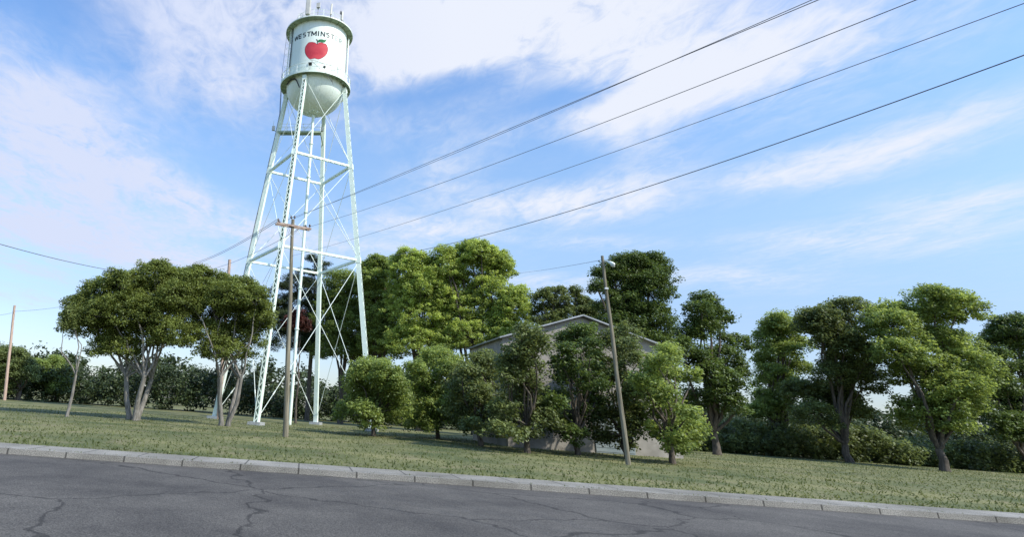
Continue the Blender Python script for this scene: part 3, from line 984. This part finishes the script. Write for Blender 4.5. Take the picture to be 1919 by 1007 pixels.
G_T = 'broadleaf trees along the lot'
nl = 0
nl += tree('oak_tree', 'broad dark olive oak with a domed crown, highest tree left of the tower', G_T, bxy(255, 760, 45), 45,
           [(155, 575, 34, 26, 0), (190, 553, 40, 30, .5), (232, 534, 42, 27, -1), (292, 518, 40, 28, 0), (262, 560, 60, 40, 1.5), (205, 590, 62, 34, -1), (325, 535, 32, 32, 1), (300, 590, 48, 34, 0), (302, 499, 17, 10, 0), (322, 560, 30, 30, -1), (350, 535, 26, 30, 0), (345, 580, 34, 34, 1), (250, 580, 50, 34, -1), (160, 598, 40, 24, 1), (180, 620, 48, 26, 0), (260, 632, 60, 30, 1), (320, 630, 40, 30, -1), (215, 655, 50, 26, 0)],
           lm_left, m_bark_grey, .32, leaf=.21, clump=.48, dens=.98, per=36, trunk_n=3, fork=.55, tonebase=.46, twig=.35)
nl += tree('oak_tree', 'dark olive oak with a flatter crown right beside the tower front leg', G_T, bxy(425, 760, 46), 46,
           [(372, 527, 34, 25, 0), (410, 538, 34, 24, 1), (450, 546, 36, 25, 0), (478, 565, 27, 27, -1), (400, 575, 42, 32, 0), (440, 592, 46, 28, 1), (360, 565, 26, 34, -1), (374, 506, 15, 9, 0), (352, 532, 22, 24, 0), (430, 560, 40, 30, -1), (478, 592, 34, 26, 0), (385, 628, 44, 28, 0), (450, 630, 50, 28, 1), (420, 660, 56, 26, 0), (492, 602, 20, 22, 0)],
           lm_left, m_bark_grey, .30, leaf=.21, clump=.46, dens=.92, per=36, trunk_n=4, fork=.6, tonebase=.47, twig=.4)
nl += tree('pine_tree', 'dark needled pine seen through the tower legs', 'conifers behind the tower', bxy(578, 740, 82), 82,
           [(588, 489, 15, 11, 0), (606, 499, 15, 8, 1), (598, 513, 18, 9, -1), (572, 512, 16, 8, 1), (555, 530, 26, 12, 0), (530, 548, 22, 16, 0), (580, 540, 28, 18, 0), (560, 568, 40, 20, 1), (520, 578, 16, 18, 0), (600, 570, 26, 26, 1), (555, 605, 46, 24, 0), (525, 600, 22, 26, 1), (545, 640, 50, 30, 0), (590, 650, 36, 30, 0)],
           lm_pine, m_bark, .30, leaf=.36, clump=.80, dens=.8, per=70, flat=.45, fork=1.3, tonebase=.42, aspect=.22, twig=.5)
nl += tree('broadleaf_tree', 'low dark green tree directly behind the right half of the tower', G_T, bxy(640, 740, 78), 78,
           [(640, 530, 30, 22, 0), (665, 560, 42, 34, 0), (625, 580, 32, 34, 1), (690, 590, 40, 34, 0), (650, 610, 60, 34, 0), (640, 655, 50, 34, 0), (690, 660, 40, 30, 1)],
           lm_green2, m_bark, .34, leaf=.34, clump=.95, dens=1.1, per=52, tonebase=.36, twig=.2)
nl += tree('broadleaf_tree', 'fresh green tree with a knobbly top immediately right of the tower right leg', G_T, bxy(705, 745, 74), 74,
           [(708, 492, 17, 14, 0), (690, 503, 17, 16, 1), (722, 507, 17, 18, 0), (700, 525, 30, 20, 0), (705, 560, 36, 34, 1), (715, 600, 40, 30, 0), (712, 645, 42, 34, 0)],
           lm_green2, m_bark, .34, leaf=.31, clump=.55, dens=.95, per=32, tonebase=.46, twig=.25)
nl += tree('broadleaf_tree', 'bright yellow-green tree with a rounded pointed top, second right of the tower', G_T, bxy(785, 745, 70), 70,
           [(763, 478, 17, 13, 0), (748, 492, 18, 14, 1), (784, 489, 22, 16, -1), (805, 505, 20, 20, 0), (764, 512, 36, 25, 0), (795, 540, 44, 34, -1), (830, 560, 34, 26, -1), (760, 560, 36, 40, 1), (845, 585, 32, 28, 0), (790, 595, 60, 34, 0), (780, 645, 60, 36, 0), (840, 635, 40, 34, 0)],
           lm_green, m_bark, .36, leaf=.30, clump=.55, dens=.95, per=32, tonebase=.55, twig=.25)
nl += tree('broadleaf_tree', 'tallest bright green tree with a big round crown over dark visible limbs', G_T, bxy(888, 745, 68), 68,
           [(885, 466, 24, 15, 0), (902, 476, 34, 22, -1), (862, 477, 22, 18, 1), (832, 478, 20, 16, 0), (930, 492, 28, 24, 0), (840, 505, 30, 26, 0), (945, 510, 20, 22, 0), (890, 510, 50, 34, 2), (850, 545, 38, 30, 2), (920, 545, 38, 30, 0), (885, 585, 50, 34, 1), (880, 635, 60, 34, 0)],
           lm_green, m_bark, .40, leaf=.30, clump=.52, dens=.72, per=30, tonebase=.50, shell=.62, twig=.5)
nl += tree('broadleaf_tree', 'small bright green tree filling in right of the tallest round crown', G_T, bxy(960, 750, 66), 66,
           [(972, 553, 22, 15, 0), (958, 563, 26, 18, 0), (965, 585, 32, 26, 0), (940, 600, 28, 22, 1), (955, 640, 40, 36, 0)],
           lm_green, m_bark, .24, leaf=.30, clump=.55, dens=.95, per=32, tonebase=.52, twig=.2)
nl += tree('oak_tree', 'airy dull green oak with open tufted twigs between the bright trees and the lamp pole', G_T, bxy(1058, 760, 62), 62,
           [(1030, 549, 18, 9, 0), (1052, 546, 10, 7, 0), (1079, 545, 9, 8, 0), (1078, 558, 9, 8, 1), (1015, 562, 20, 13, 0), (1050, 566, 24, 13, 0), (1093, 566, 11, 8, 0), (1105, 573, 18, 12, 0), (1030, 588, 34, 17, 1), (1075, 588, 34, 14, 0), (1105, 592, 26, 14, 0), (1040, 618, 50, 24, 0), (1090, 625, 44, 24, 0)],
           lm_oak, m_bark, .34, leaf=.27, clump=.55, dens=.60, per=42, tonebase=.5, twig=.7)
nl += tree('broadleaf_tree', 'big deep green tree behind the lamp pole, cut by the right edge of the photo', G_T, bxy(1190, 790, 52), 52,
           [(1165, 494, 22, 14, 0), (1192, 492, 26, 18, 0), (1222, 500, 32, 26, 1), (1150, 510, 24, 16, 0), (1128, 520, 20, 15, 0), (1122, 540, 15, 12, -1), (1170, 530, 40, 30, 1), (1215, 545, 46, 40, 0), (1165, 570, 34, 26, 0), (1140, 578, 24, 14, 0), (1205, 600, 54, 34, 0), (1160, 622, 50, 30, 0), (1215, 655, 50, 34, 0)],
           lm_right, m_bark, .42, leaf=.25, clump=.62, dens=1.0, per=52, tonebase=.42, twig=.2)
nl += tree('small_tree', 'rust-leaved small tree low behind the utility pole', 'conifers behind the tower', bxy(556, 760, 66), 66,
           [(556, 592, 13, 10, 0), (548, 608, 18, 14, 0), (565, 612, 16, 14, 0)],
           lm_red, m_bark, .12, leaf=.26, clump=.5, dens=1.0, per=44, tonebase=.45, twig=.4, cat='tree')
nl += tree('small_tree', 'small light green sapling crown at the left foot of the far left oak', G_T, bxy(130, 760, 43), 43,
           [(128, 590, 10, 12, 0), (134, 606, 16, 16, 0), (122, 612, 12, 14, 0)],
           lm_oak, m_bark_grey, .10, leaf=.22, clump=.45, dens=.9, per=40, tonebase=.62, twig=.4, cat='tree')
# the row of trees carries on out of the photograph to the right
for sd_, (px, Y, top, w, bot, lab, mt) in enumerate(((1335, 58, 548, 74, 770, 'rounded deep green tree standing next right of the big dark tree', lm_right),
                                 (1450, 70, 585, 70, 780, 'mid green tree low in the row, past the gabled building', lm_green2),
                                 (1575, 62, 556, 96, 790, 'wide dull green tree second from the right end of the row', lm_oak),
                                 (1745, 56, 530, 118, 800, 'large mid green tree with low branches near the right end', lm_green2),
                                 (1900, 66, 590, 90, 820, 'dark green tree cut by the right edge of the picture', lm_right),
                                 (20, 86, 648, 52, 730, 'low far green tree at the left end of the row', lm_oak),
                                 (95, 92, 668, 46, 735, 'small far tree beyond the left foot of the oaks', lm_green2))):
    nl += tree('broadleaf_tree', lab, G_T, bxy(px, 800, Y), Y, rand_lobes(px, top + w * .25, w, bot, 17, sd_ + 3),
               mt, m_bark, .32, leaf=.32, clump=.65, dens=.8, per=30, tonebase=.46, twig=.2)
for sd_, (px, Y, top, w, bot, lab, mt) in enumerate(((985, 37, 612, 62, 800, 'bushy dark green tree hiding the left wall of the gabled building', lm_oak),
                                 (1078, 39, 601, 56, 800, 'bushy mid green tree right before the gabled roof', lm_right),
                                 (1168, 40, 607, 52, 810, 'bushy dull green tree right of the lamp pole foot', lm_oak),
                                 (1250, 36, 640, 60, 820, 'rounded low green tree right of the gabled building', lm_green2),
                                 (700, 46, 668, 60, 770, 'low spreading green shrub tree beyond the tower right foot', lm_green2),
                                 (820, 50, 650, 66, 775, 'wide low green shrub tree under the bright pointed tree', lm_green2),
                                 (900, 42, 655, 54, 785, 'low dull green shrub tree under the tallest bright tree', lm_oak))):
    nl += tree('bushy_tree', lab, 'bushy trees along the lot edge', bxy(px, 800, Y), Y, rand_lobes(px, top + w * .3, w * 1.18, bot + 25, 24, sd_ + 40, 0),
               mt, m_bark, .15, leaf=.25, clump=.50, dens=.62, per=28, tonebase=.44, twig=.12, low=.25)
print('LEAVES', nl)

# far wood and the undergrowth below the trees, each as one mass


def mass(name, label, x0, x1, y0, y1, h, nC, leaf, per, mat, cl, seed):
    g = np.random.default_rng(seed)
    xx = g.uniform(x0, x1, nC); yy = g.uniform(y0, y1, nC)
    hh = h * (1 + .22 * np.sin(xx * .21 + seed) + .16 * np.sin(xx * .53 + 1) + .12 * np.sin(xx * 1.3 + yy))
    zz = g.random(nC) ** .75 * hh
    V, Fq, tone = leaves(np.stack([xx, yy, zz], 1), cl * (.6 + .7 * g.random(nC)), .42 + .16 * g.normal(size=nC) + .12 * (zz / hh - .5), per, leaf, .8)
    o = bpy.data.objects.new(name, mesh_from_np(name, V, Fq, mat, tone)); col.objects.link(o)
    tag(o, label, name.replace('_', ' '), kind='stuff')


mass('far_wood', 'far belt of woodland closing the view behind the trees', -200, 440, 150, 172, 9, 4200, 1.0, 30, lm_far, 2.0, 3)
mass('bramble', 'low rough bramble bank running under the right hand trees', 26, 110, 66, 74, 2.6, 2600, .30, 60, lm_oak, .8, 9)
mass('undergrowth', 'dense green undergrowth filling in behind the tree trunks', -62, 150, 88, 99, 5.0, 3400, .40, 60, lm_far, 1.1, 5)

# ---------------------------------------------------------------- gabled building behind the lamp pole
m_wall = mat_noise('painted_block_wall', (.24, .22, .19), (.36, .33, .29), .9, .85, c3=(.16, .14, .12), s3=1.6, bump=.3)
m_roofm = mat_noise('grey_metal_roof', (.28, .29, .30), (.38, .39, .40), 1.0, .45, metal=.2, stretch=(1, 8, 1))
m_glass = mat_noise('window_glass', (.02, .03, .035), (.05, .06, .07), 1, .08, spec=.8)
m_door = mat_noise('door_paint', (.20, .24, .25), (.26, .30, .31), 2, .6)
ridge = at_y(1089, 592.4, 44)
bx, by, rz = ridge.x, 44.0, ridge.z
hw = 6.0; ez = rz - 1.9; dep = 9
bd = thing('gabled_building', (bx, by, 0), 'low gabled block building with a grey metal roof behind the lamp pole', 'building')
mb = MB()
mb.v = [(bx - hw, by, 0), (bx + hw, by, 0), (bx + hw, by, ez), (bx, by, rz - .12), (bx - hw, by, ez), (bx - hw, by + dep, 0), (bx + hw, by + dep, 0), (bx + hw, by + dep, ez), (bx, by + dep, rz - .12), (bx - hw, by + dep, ez)]
mb.f = [(0, 1, 2, 3, 4), (5, 9, 8, 7, 6), (0, 4, 9, 5), (1, 6, 7, 2)]
mb.build('wall', m_wall, bd)
mb = MB()
for s_ in (-1, 1):
    sl = Vector((hw * s_, 0, ez - rz)); nrm = Vector((-sl.z * s_, 0, hw)).normalized()
    a_ = Vector((bx, by + dep / 2, rz)) + sl * .525
    mb.quadbox(a_, sl * .525, Vector((0, dep / 2 + .4, 0)), nrm * .05)
mb.build('roof', m_roofm, bd)
for k, x in enumerate((-2.2,)):
    mb = MB(); mb.box(bx + x - .75, bx + x + .75, by - .06, by + .01, 1.6, 3.0); w = mb.build('window', m_galv, bd)
    mb = MB(); mb.box(bx + x - .66, bx + x - .03, by - .08, by - .055, 1.68, 2.92); mb.box(bx + x + .03, bx + x + .66, by - .08, by - .055, 1.68, 2.92); mb.build('pane', m_glass, w)
mb = MB(); mb.box(bx + .0, bx + 2.7, by - .05, by + .01, .02, 3.3)
for k in range(12): mb.box(bx + .02, bx + 2.68, by - .075, by - .05, .10 + k * .265, .30 + k * .265)
mb.build('roller_door', m_door, bd)

# ---------------------------------------------------------------- ground
m_grass = mat_noise('grass', (.075, .095, .028), (.20, .19, .075), .22, .95, bump=.3, c3=(.27, .21, .13), s3=.55, detail=9)


def slab_mat(name, c1, c2, joint, crack, rough=.88):
    """aggregate, stains, cracks (asphalt) or regular joints (concrete)"""
    m, nt, b, out = new_mat(name); N = nt.nodes.new; L = nt.links.new
    tc = N('ShaderNodeTexCoord')
    a = N('ShaderNodeTexNoise'); a.inputs['Scale'].default_value = .35; a.inputs['Detail'].default_value = 8; a.inputs['Roughness'].default_value = .65; L(tc.outputs['Object'], a.inputs[0])
    r = N('ShaderNodeValToRGB'); r.color_ramp.elements[0].position = .35; r.color_ramp.elements[0].color = (*c1, 1); r.color_ramp.elements[1].position = .68; r.color_ramp.elements[1].color = (*c2, 1); L(a.outputs[0], r.inputs[0])
    f = N('ShaderNodeTexNoise'); f.inputs['Scale'].default_value = 45; f.inputs['Detail'].default_value = 3; L(tc.outputs['Object'], f.inputs[0])
    fr = N('ShaderNodeMapRange'); L(f.outputs[0], fr.inputs[0]); fr.inputs[1].default_value = .3; fr.inputs[2].default_value = .7; fr.inputs[3].default_value = .45; fr.inputs[4].default_value = 1.6
    m1 = N('ShaderNodeVectorMath'); m1.operation = 'SCALE'; L(r.outputs[0], m1.inputs[0]); L(fr.outputs[0], m1.inputs['Scale'])
    colr = m1.outputs[0]
    if crack:
        n = N('ShaderNodeTexNoise'); n.inputs['Scale'].default_value = 1.6; n.inputs['Detail'].default_value = 5; L(tc.outputs['Object'], n.inputs[0])
        ad_ = N('ShaderNodeVectorMath'); ad_.operation = 'MULTIPLY_ADD'; L(n.outputs['Color'], ad_.inputs[0]); ad_.inputs[1].default_value = (.9, .9, 0); L(tc.outputs['Object'], ad_.inputs[2])
        v = N('ShaderNodeTexVoronoi'); v.feature = 'DISTANCE_TO_EDGE'; v.inputs['Scale'].default_value = crack; L(ad_.outputs[0], v.inputs[0])
        cm = N('ShaderNodeMapRange'); L(v.outputs[0], cm.inputs[0]); cm.inputs[1].default_value = .004; cm.inputs[2].default_value = .009; cm.inputs[3].default_value = .5; cm.inputs[4].default_value = 1
        m2 = N('ShaderNodeVectorMath'); m2.operation = 'SCALE'; L(colr, m2.inputs[0]); L(cm.outputs[0], m2.inputs['Scale']); colr = m2.outputs[0]
    if joint:
        sp = N('ShaderNodeSeparateXYZ'); L(tc.outputs['Object'], sp.inputs[0])
        q = N('ShaderNodeMath'); q.operation = 'PINGPONG'; q.inputs[1].default_value = joint / 2; L(sp.outputs[0], q.inputs[0])
        cm = N('ShaderNodeMapRange'); L(q.outputs[0], cm.inputs[0]); cm.inputs[1].default_value = .012; cm.inputs[2].default_value = .03; cm.inputs[3].default_value = .3; cm.inputs[4].default_value = 1
        m2 = N('ShaderNodeVectorMath'); m2.operation = 'SCALE'; L(colr, m2.inputs[0]); L(cm.outputs[0], m2.inputs['Scale']); colr = m2.outputs[0]
    L(colr, b.inputs['Base Color']); b.inputs['Roughness'].default_value = rough; b.inputs['Specular IOR Level'].default_value = .3
    bp = N('ShaderNodeBump'); bp.inputs['Strength'].default_value = .5; bp.inputs['Distance'].default_value = .02; L(f.outputs[0], bp.inputs['Height']); L(bp.outputs[0], b.inputs['Normal'])
    return m


m_asph = slab_mat('asphalt', (.060, .055, .050), (.125, .115, .10), 0, .22)
m_conc = slab_mat('concrete', (.16, .15, .125), (.33, .31, .27), 1.5, 0)
m_blade = leaf_mat('grass_blade', (.06, .08, .022), (.18, .20, .07), .35)
mb = MB(); mb.v = [(-2500, -300, 0), (2500, -300, 0), (2500, 4000, 0), (-2500, 4000, 0)]; mb.f = [(0, 1, 2, 3)]
tag(mb.build('ground', m_grass), 'rough green lawn under the tower and the trees', 'ground', kind='structure')


def strip(name, y0, y1, z0, z1, mat, label, x0=-220, x1=320):
    mb = MB(); mb.box(x0, x1, y0, y1, z0, z1); return tag(mb.build(name, mat), label, name.replace('_', ' '), kind='structure')


strip('road', -14, 17.0, -.2, .008, m_asph, 'cracked dark asphalt street in the foreground')
strip('kerb', 17.0, 17.16, -.2, .14, m_conc, 'pale concrete kerb along the far side of the street')
strip('pavement', 18.2, 19.7, -.2, .045, m_conc, 'pale concrete pavement behind the kerb')
# grass tufts
nG = 90000
gx = rng.uniform(-45, 75, nG); gy = 19.9 + (rng.random(nG) ** 1.5) * 45
s2 = rng.random(nG) < .18; gy = np.where(s2, rng.uniform(17.2, 18.15, nG), gy)
keep = ~((np.abs(gx - bx) < hw + .2) & (gy > by - .1)); gx, gy = gx[keep], gy[keep]; nG = len(gx)
th = rng.random(nG) * 2 * PI; hgt = .03 + .09 * rng.random(nG) ** 2; wd = .015 + .025 * rng.random(nG)
V = np.empty((nG, 3, 3))
dx, dy = np.cos(th) * wd, np.sin(th) * wd
V[:, 0] = np.stack([gx - dx, gy - dy, np.zeros(nG)], 1); V[:, 1] = np.stack([gx + dx, gy + dy, np.zeros(nG)], 1)
V[:, 2] = np.stack([gx + rng.normal(size=nG) * .06, gy + rng.normal(size=nG) * .06, hgt], 1)
o = bpy.data.objects.new('grass_tufts', mesh_from_np('grass_tufts', V.reshape(-1, 3), np.arange(nG * 3).reshape(nG, 3), m_blade, np.clip(.5 + .25 * rng.normal(size=nG), 0, 1)))
col.objects.link(o); tag(o, 'short tufty grass of the lawn beyond the pavement', 'grass', kind='stuff')

# ---------------------------------------------------------------- light and sky
SUN_EL, SUN_AZ = math.radians(43), math.radians(128)       # azimuth clockwise from +Y: behind the camera, right
sd = Vector((math.sin(SUN_AZ) * math.cos(SUN_EL), math.cos(SUN_AZ) * math.cos(SUN_EL), math.sin(SUN_EL)))
sl = bpy.data.lights.new('sun', 'SUN'); sl.energy = 5.0; sl.angle = math.radians(.9); sl.color = (1.0, .955, .86)
so = bpy.data.objects.new('sun', sl); col.objects.link(so); so.rotation_euler = (-sd).to_track_quat('-Z', 'Y').to_euler(); so.location = (0, 0, 80)

w = bpy.data.worlds.new("World"); scene.world = w; w.use_nodes = True
nt = w.node_tree; nt.nodes.clear(); N = nt.nodes.new; L = nt.links.new
out = N('ShaderNodeOutputWorld'); bg = N('ShaderNodeBackground'); L(bg.outputs[0], out.inputs[0])
sky = N('ShaderNodeTexSky'); sky.sky_type = 'NISHITA'; sky.sun_disc = False; sky.sun_elevation = SUN_EL; sky.sun_rotation = SUN_AZ
sky.air_density = 1.0; sky.dust_density = .6; sky.ozone_density = 1.2
STR = 0.10
bg.inputs['Strength'].default_value = STR
tc = N('ShaderNodeTexCoord'); sep = N('ShaderNodeSeparateXYZ'); L(tc.outputs['Generated'], sep.inputs[0])


def math_n(op, a, b=None, c=None, clamp=False):
    n = N('ShaderNodeMath'); n.operation = op; n.use_clamp = clamp
    for i, v in enumerate((a, b, c)):
        if v is None: continue
        if isinstance(v, (int, float)): n.inputs[i].default_value = v
        else: L(v, n.inputs[i])
    return n.outputs[0]


az = math_n('ARCTAN2', sep.outputs[0], sep.outputs[1])
el = math_n('ARCSINE', sep.outputs[2])
com = N('ShaderNodeCombineXYZ'); L(az, com.inputs[0]); L(el, com.inputs[1])


def azel(px, py):
    d = ray(px, py); return math.atan2(d.x, d.y), math.asin(d.z)


# banks of thin cloud: (photo x, photo y, half-width, half-height, tilt deg, weight)
BANKS = [
    (45, 150, 150, 85, 0, .80), (20, 60, 60, 40, 0, .2), (120, 265, 200, 60, -8, .65), (215, 235, 120, 38, -10, .45),
    (140, 350, 300, 72, -6, .85), (40, 400, 150, 70, 0, .6), (360, 375, 220, 32, -12, .6),
    (430, 60, 190, 80, 10, .50), (470, 180, 170, 70, 8, .55), (330, 130, 120, 60, 0, .28), (300, 20, 150, 40, 0, .35),
    (640, 40, 260, 90, 5, .60), (880, 20, 360, 85, 4, 1.0), (770, 110, 150, 45, 12, .9), (1100, 50, 260, 80, -5, 1.0), (1190, 115, 110, 60, -10, .8),
    (1150, 212, 170, 30, 8, .75), (1190, 260, 80, 30, 0, .3),
    (1000, 385, 170, 34, 0, .95), (830, 432, 105, 17, 0, .85), (840, 312, 95, 34, 20, .50), (790, 236, 130, 34, 5, .38), (1160, 352, 120, 40, 20, .60), (1000, 150, 100, 25, 15, .35),
    (130, 437, 270, 34, -3, .62), (260, 478, 260, 24, 0, .62), (60, 500, 160, 30, 0, .5), (1110, 455, 110, 14, 0, .5), (1045, 534, 95, 18, 0, .85), (700, 408, 90, 20, 0, .5), (690, 462, 110, 26, 5, .6), (50, 560, 120, 18, 0, .5), (520, 440, 130, 20, 5, .4),
    (1450, 120, 300, 110, 10, .9), (1700, 260, 260, 60, 10, .7), (1420, 330, 200, 40, 5, .5), (1600, 450, 220, 40, 0, .7), (1350, 520, 180, 30, 0, .5), (1850, 380, 200, 50, 0, .6),
]
acc = None
for (px, py, rx, ry, tilt, wgt) in BANKS:
    a_, e_ = azel(px, py)
    k = F_PX * (1 + ((px - CX) ** 2 + (py - CY) ** 2) / F_PX ** 2)
    mp = N('ShaderNodeMapping'); mp.vector_type = 'TEXTURE'
    mp.inputs['Location'].default_value = (a_, e_, 0)
    mp.inputs['Rotation'].default_value = (0, 0, math.radians(tilt) - ROLL)
    mp.inputs['Scale'].default_value = (rx * 1.75 / k / max(.4, math.cos(e_)), ry * 1.75 / k, 1)
    L(com.outputs[0], mp.inputs[0])
    g = N('ShaderNodeTexGradient'); g.gradient_type = 'SPHERICAL'; L(mp.outputs[0], g.inputs[0])
    acc = math_n('MULTIPLY_ADD', g.outputs['Fac'], wgt * 1.0, acc if acc is not None else 0.0)
# wisps: noise on a flat cloud layer, drawn out along the wind
zc_ = math_n('MAXIMUM', sep.outputs[2], .06)
lx = math_n('DIVIDE', sep.outputs[0], zc_); ly = math_n('DIVIDE', sep.outputs[1], zc_)
lay = N('ShaderNodeCombineXYZ'); L(lx, lay.inputs[0]); L(ly, lay.inputs[1])
mpn = N('ShaderNodeMapping'); mpn.inputs['Rotation'].default_value = (0, 0, math.radians(25)); mpn.inputs['Scale'].default_value = (1.6, .9, 1); L(lay.outputs[0], mpn.inputs[0])
n1 = N('ShaderNodeTexNoise'); n1.inputs['Scale'].default_value = 1.5; n1.inputs['Detail'].default_value = 8; n1.inputs['Roughness'].default_value = .62; n1.inputs['Distortion'].default_value = .7; L(mpn.outputs[0], n1.inputs['Vector'])
n2 = N('ShaderNodeTexNoise'); n2.inputs['Scale'].default_value = 9; n2.inputs['Detail'].default_value = 6; n2.inputs['Roughness'].default_value = .6; n2.inputs['Distortion'].default_value = 1.0; L(mpn.outputs[0], n2.inputs['Vector'])
nn = math_n('ADD', math_n('MULTIPLY', math_n('SUBTRACT', n1.outputs[0], .5), 1.5), math_n('MULTIPLY', math_n('SUBTRACT', n2.outputs[0], .5), .75))
den = math_n('ADD', math_n('MULTIPLY', acc, math_n('MULTIPLY_ADD', nn, 1.5, .86)), math_n('MULTIPLY_ADD', nn, .30, .06))
mask = N('ShaderNodeMapRange'); mask.interpolation_type = 'SMOOTHSTEP'; L(den, mask.inputs[0])
mask.inputs[1].default_value = -.05; mask.inputs[2].default_value = 1.15
# clear-sky colour: physical sky brightened toward the haze of the photo
gm = N('ShaderNodeMix'); gm.data_type = 'RGBA'; gm.blend_type = 'MULTIPLY'; gm.inputs['Factor'].default_value = 1.0
L(sky.outputs[0], gm.inputs[6])
er_ = N('ShaderNodeMapRange'); L(el, er_.inputs[0]); er_.inputs[1].default_value = 0; er_.inputs[2].default_value = math.radians(45)
rp = N('ShaderNodeValToRGB'); L(er_.outputs[0], rp.inputs[0])
GR = [(0, (1.15, 1.22, 1.5)), (.18, (1.55, 1.6, 1.85)), (.36, (2.25, 2.3, 2.3)), (.55, (2.25, 2.55, 2.75)), (.72, (1.95, 2.45, 2.9)), (.95, (1.5, 2.1, 2.7))]
while len(rp.color_ramp.elements) < len(GR): rp.color_ramp.elements.new(.5)
for e_, (p_, c_) in zip(rp.color_ramp.elements, GR): e_.position = p_; e_.color = tuple(v / 3 for v in c_) + (1,)
vm = N('ShaderNodeVectorMath'); vm.operation = 'SCALE'; vm.inputs['Scale'].default_value = 3.0; L(rp.outputs[0], vm.inputs[0])
L(vm.outputs[0], gm.inputs[7])
# cloud colour, lilac on the shaded left side, whiter toward the sun side on the right
cr = N('ShaderNodeMapRange'); L(az, cr.inputs[0]); cr.inputs[1].default_value = -.35; cr.inputs[2].default_value = .25
cc = N('ShaderNodeMix'); cc.data_type = 'RGBA'; L(cr.outputs[0], cc.inputs['Factor'])
cc.inputs[6].default_value = (.69 / STR, .765 / STR, .98 / STR, 1); cc.inputs[7].default_value = (.84 / STR, .885 / STR, 1.0 / STR, 1)
fm = N('ShaderNodeMix'); fm.data_type = 'RGBA'; L(mask.outputs[0], fm.inputs['Factor']); L(gm.outputs[2], fm.inputs[6]); L(cc.outputs[2], fm.inputs[7])
L(fm.outputs[2], bg.inputs['Color'])

scene.view_settings.view_transform = 'Standard'; scene.view_settings.look = 'None'; scene.view_settings.exposure = 0; scene.view_settings.gamma = 1
scene.cycles.max_bounces = 6; scene.cycles.transparent_max_bounces = 4; scene.cycles.diffuse_bounces = 3
scene.cycles.use_denoising = True
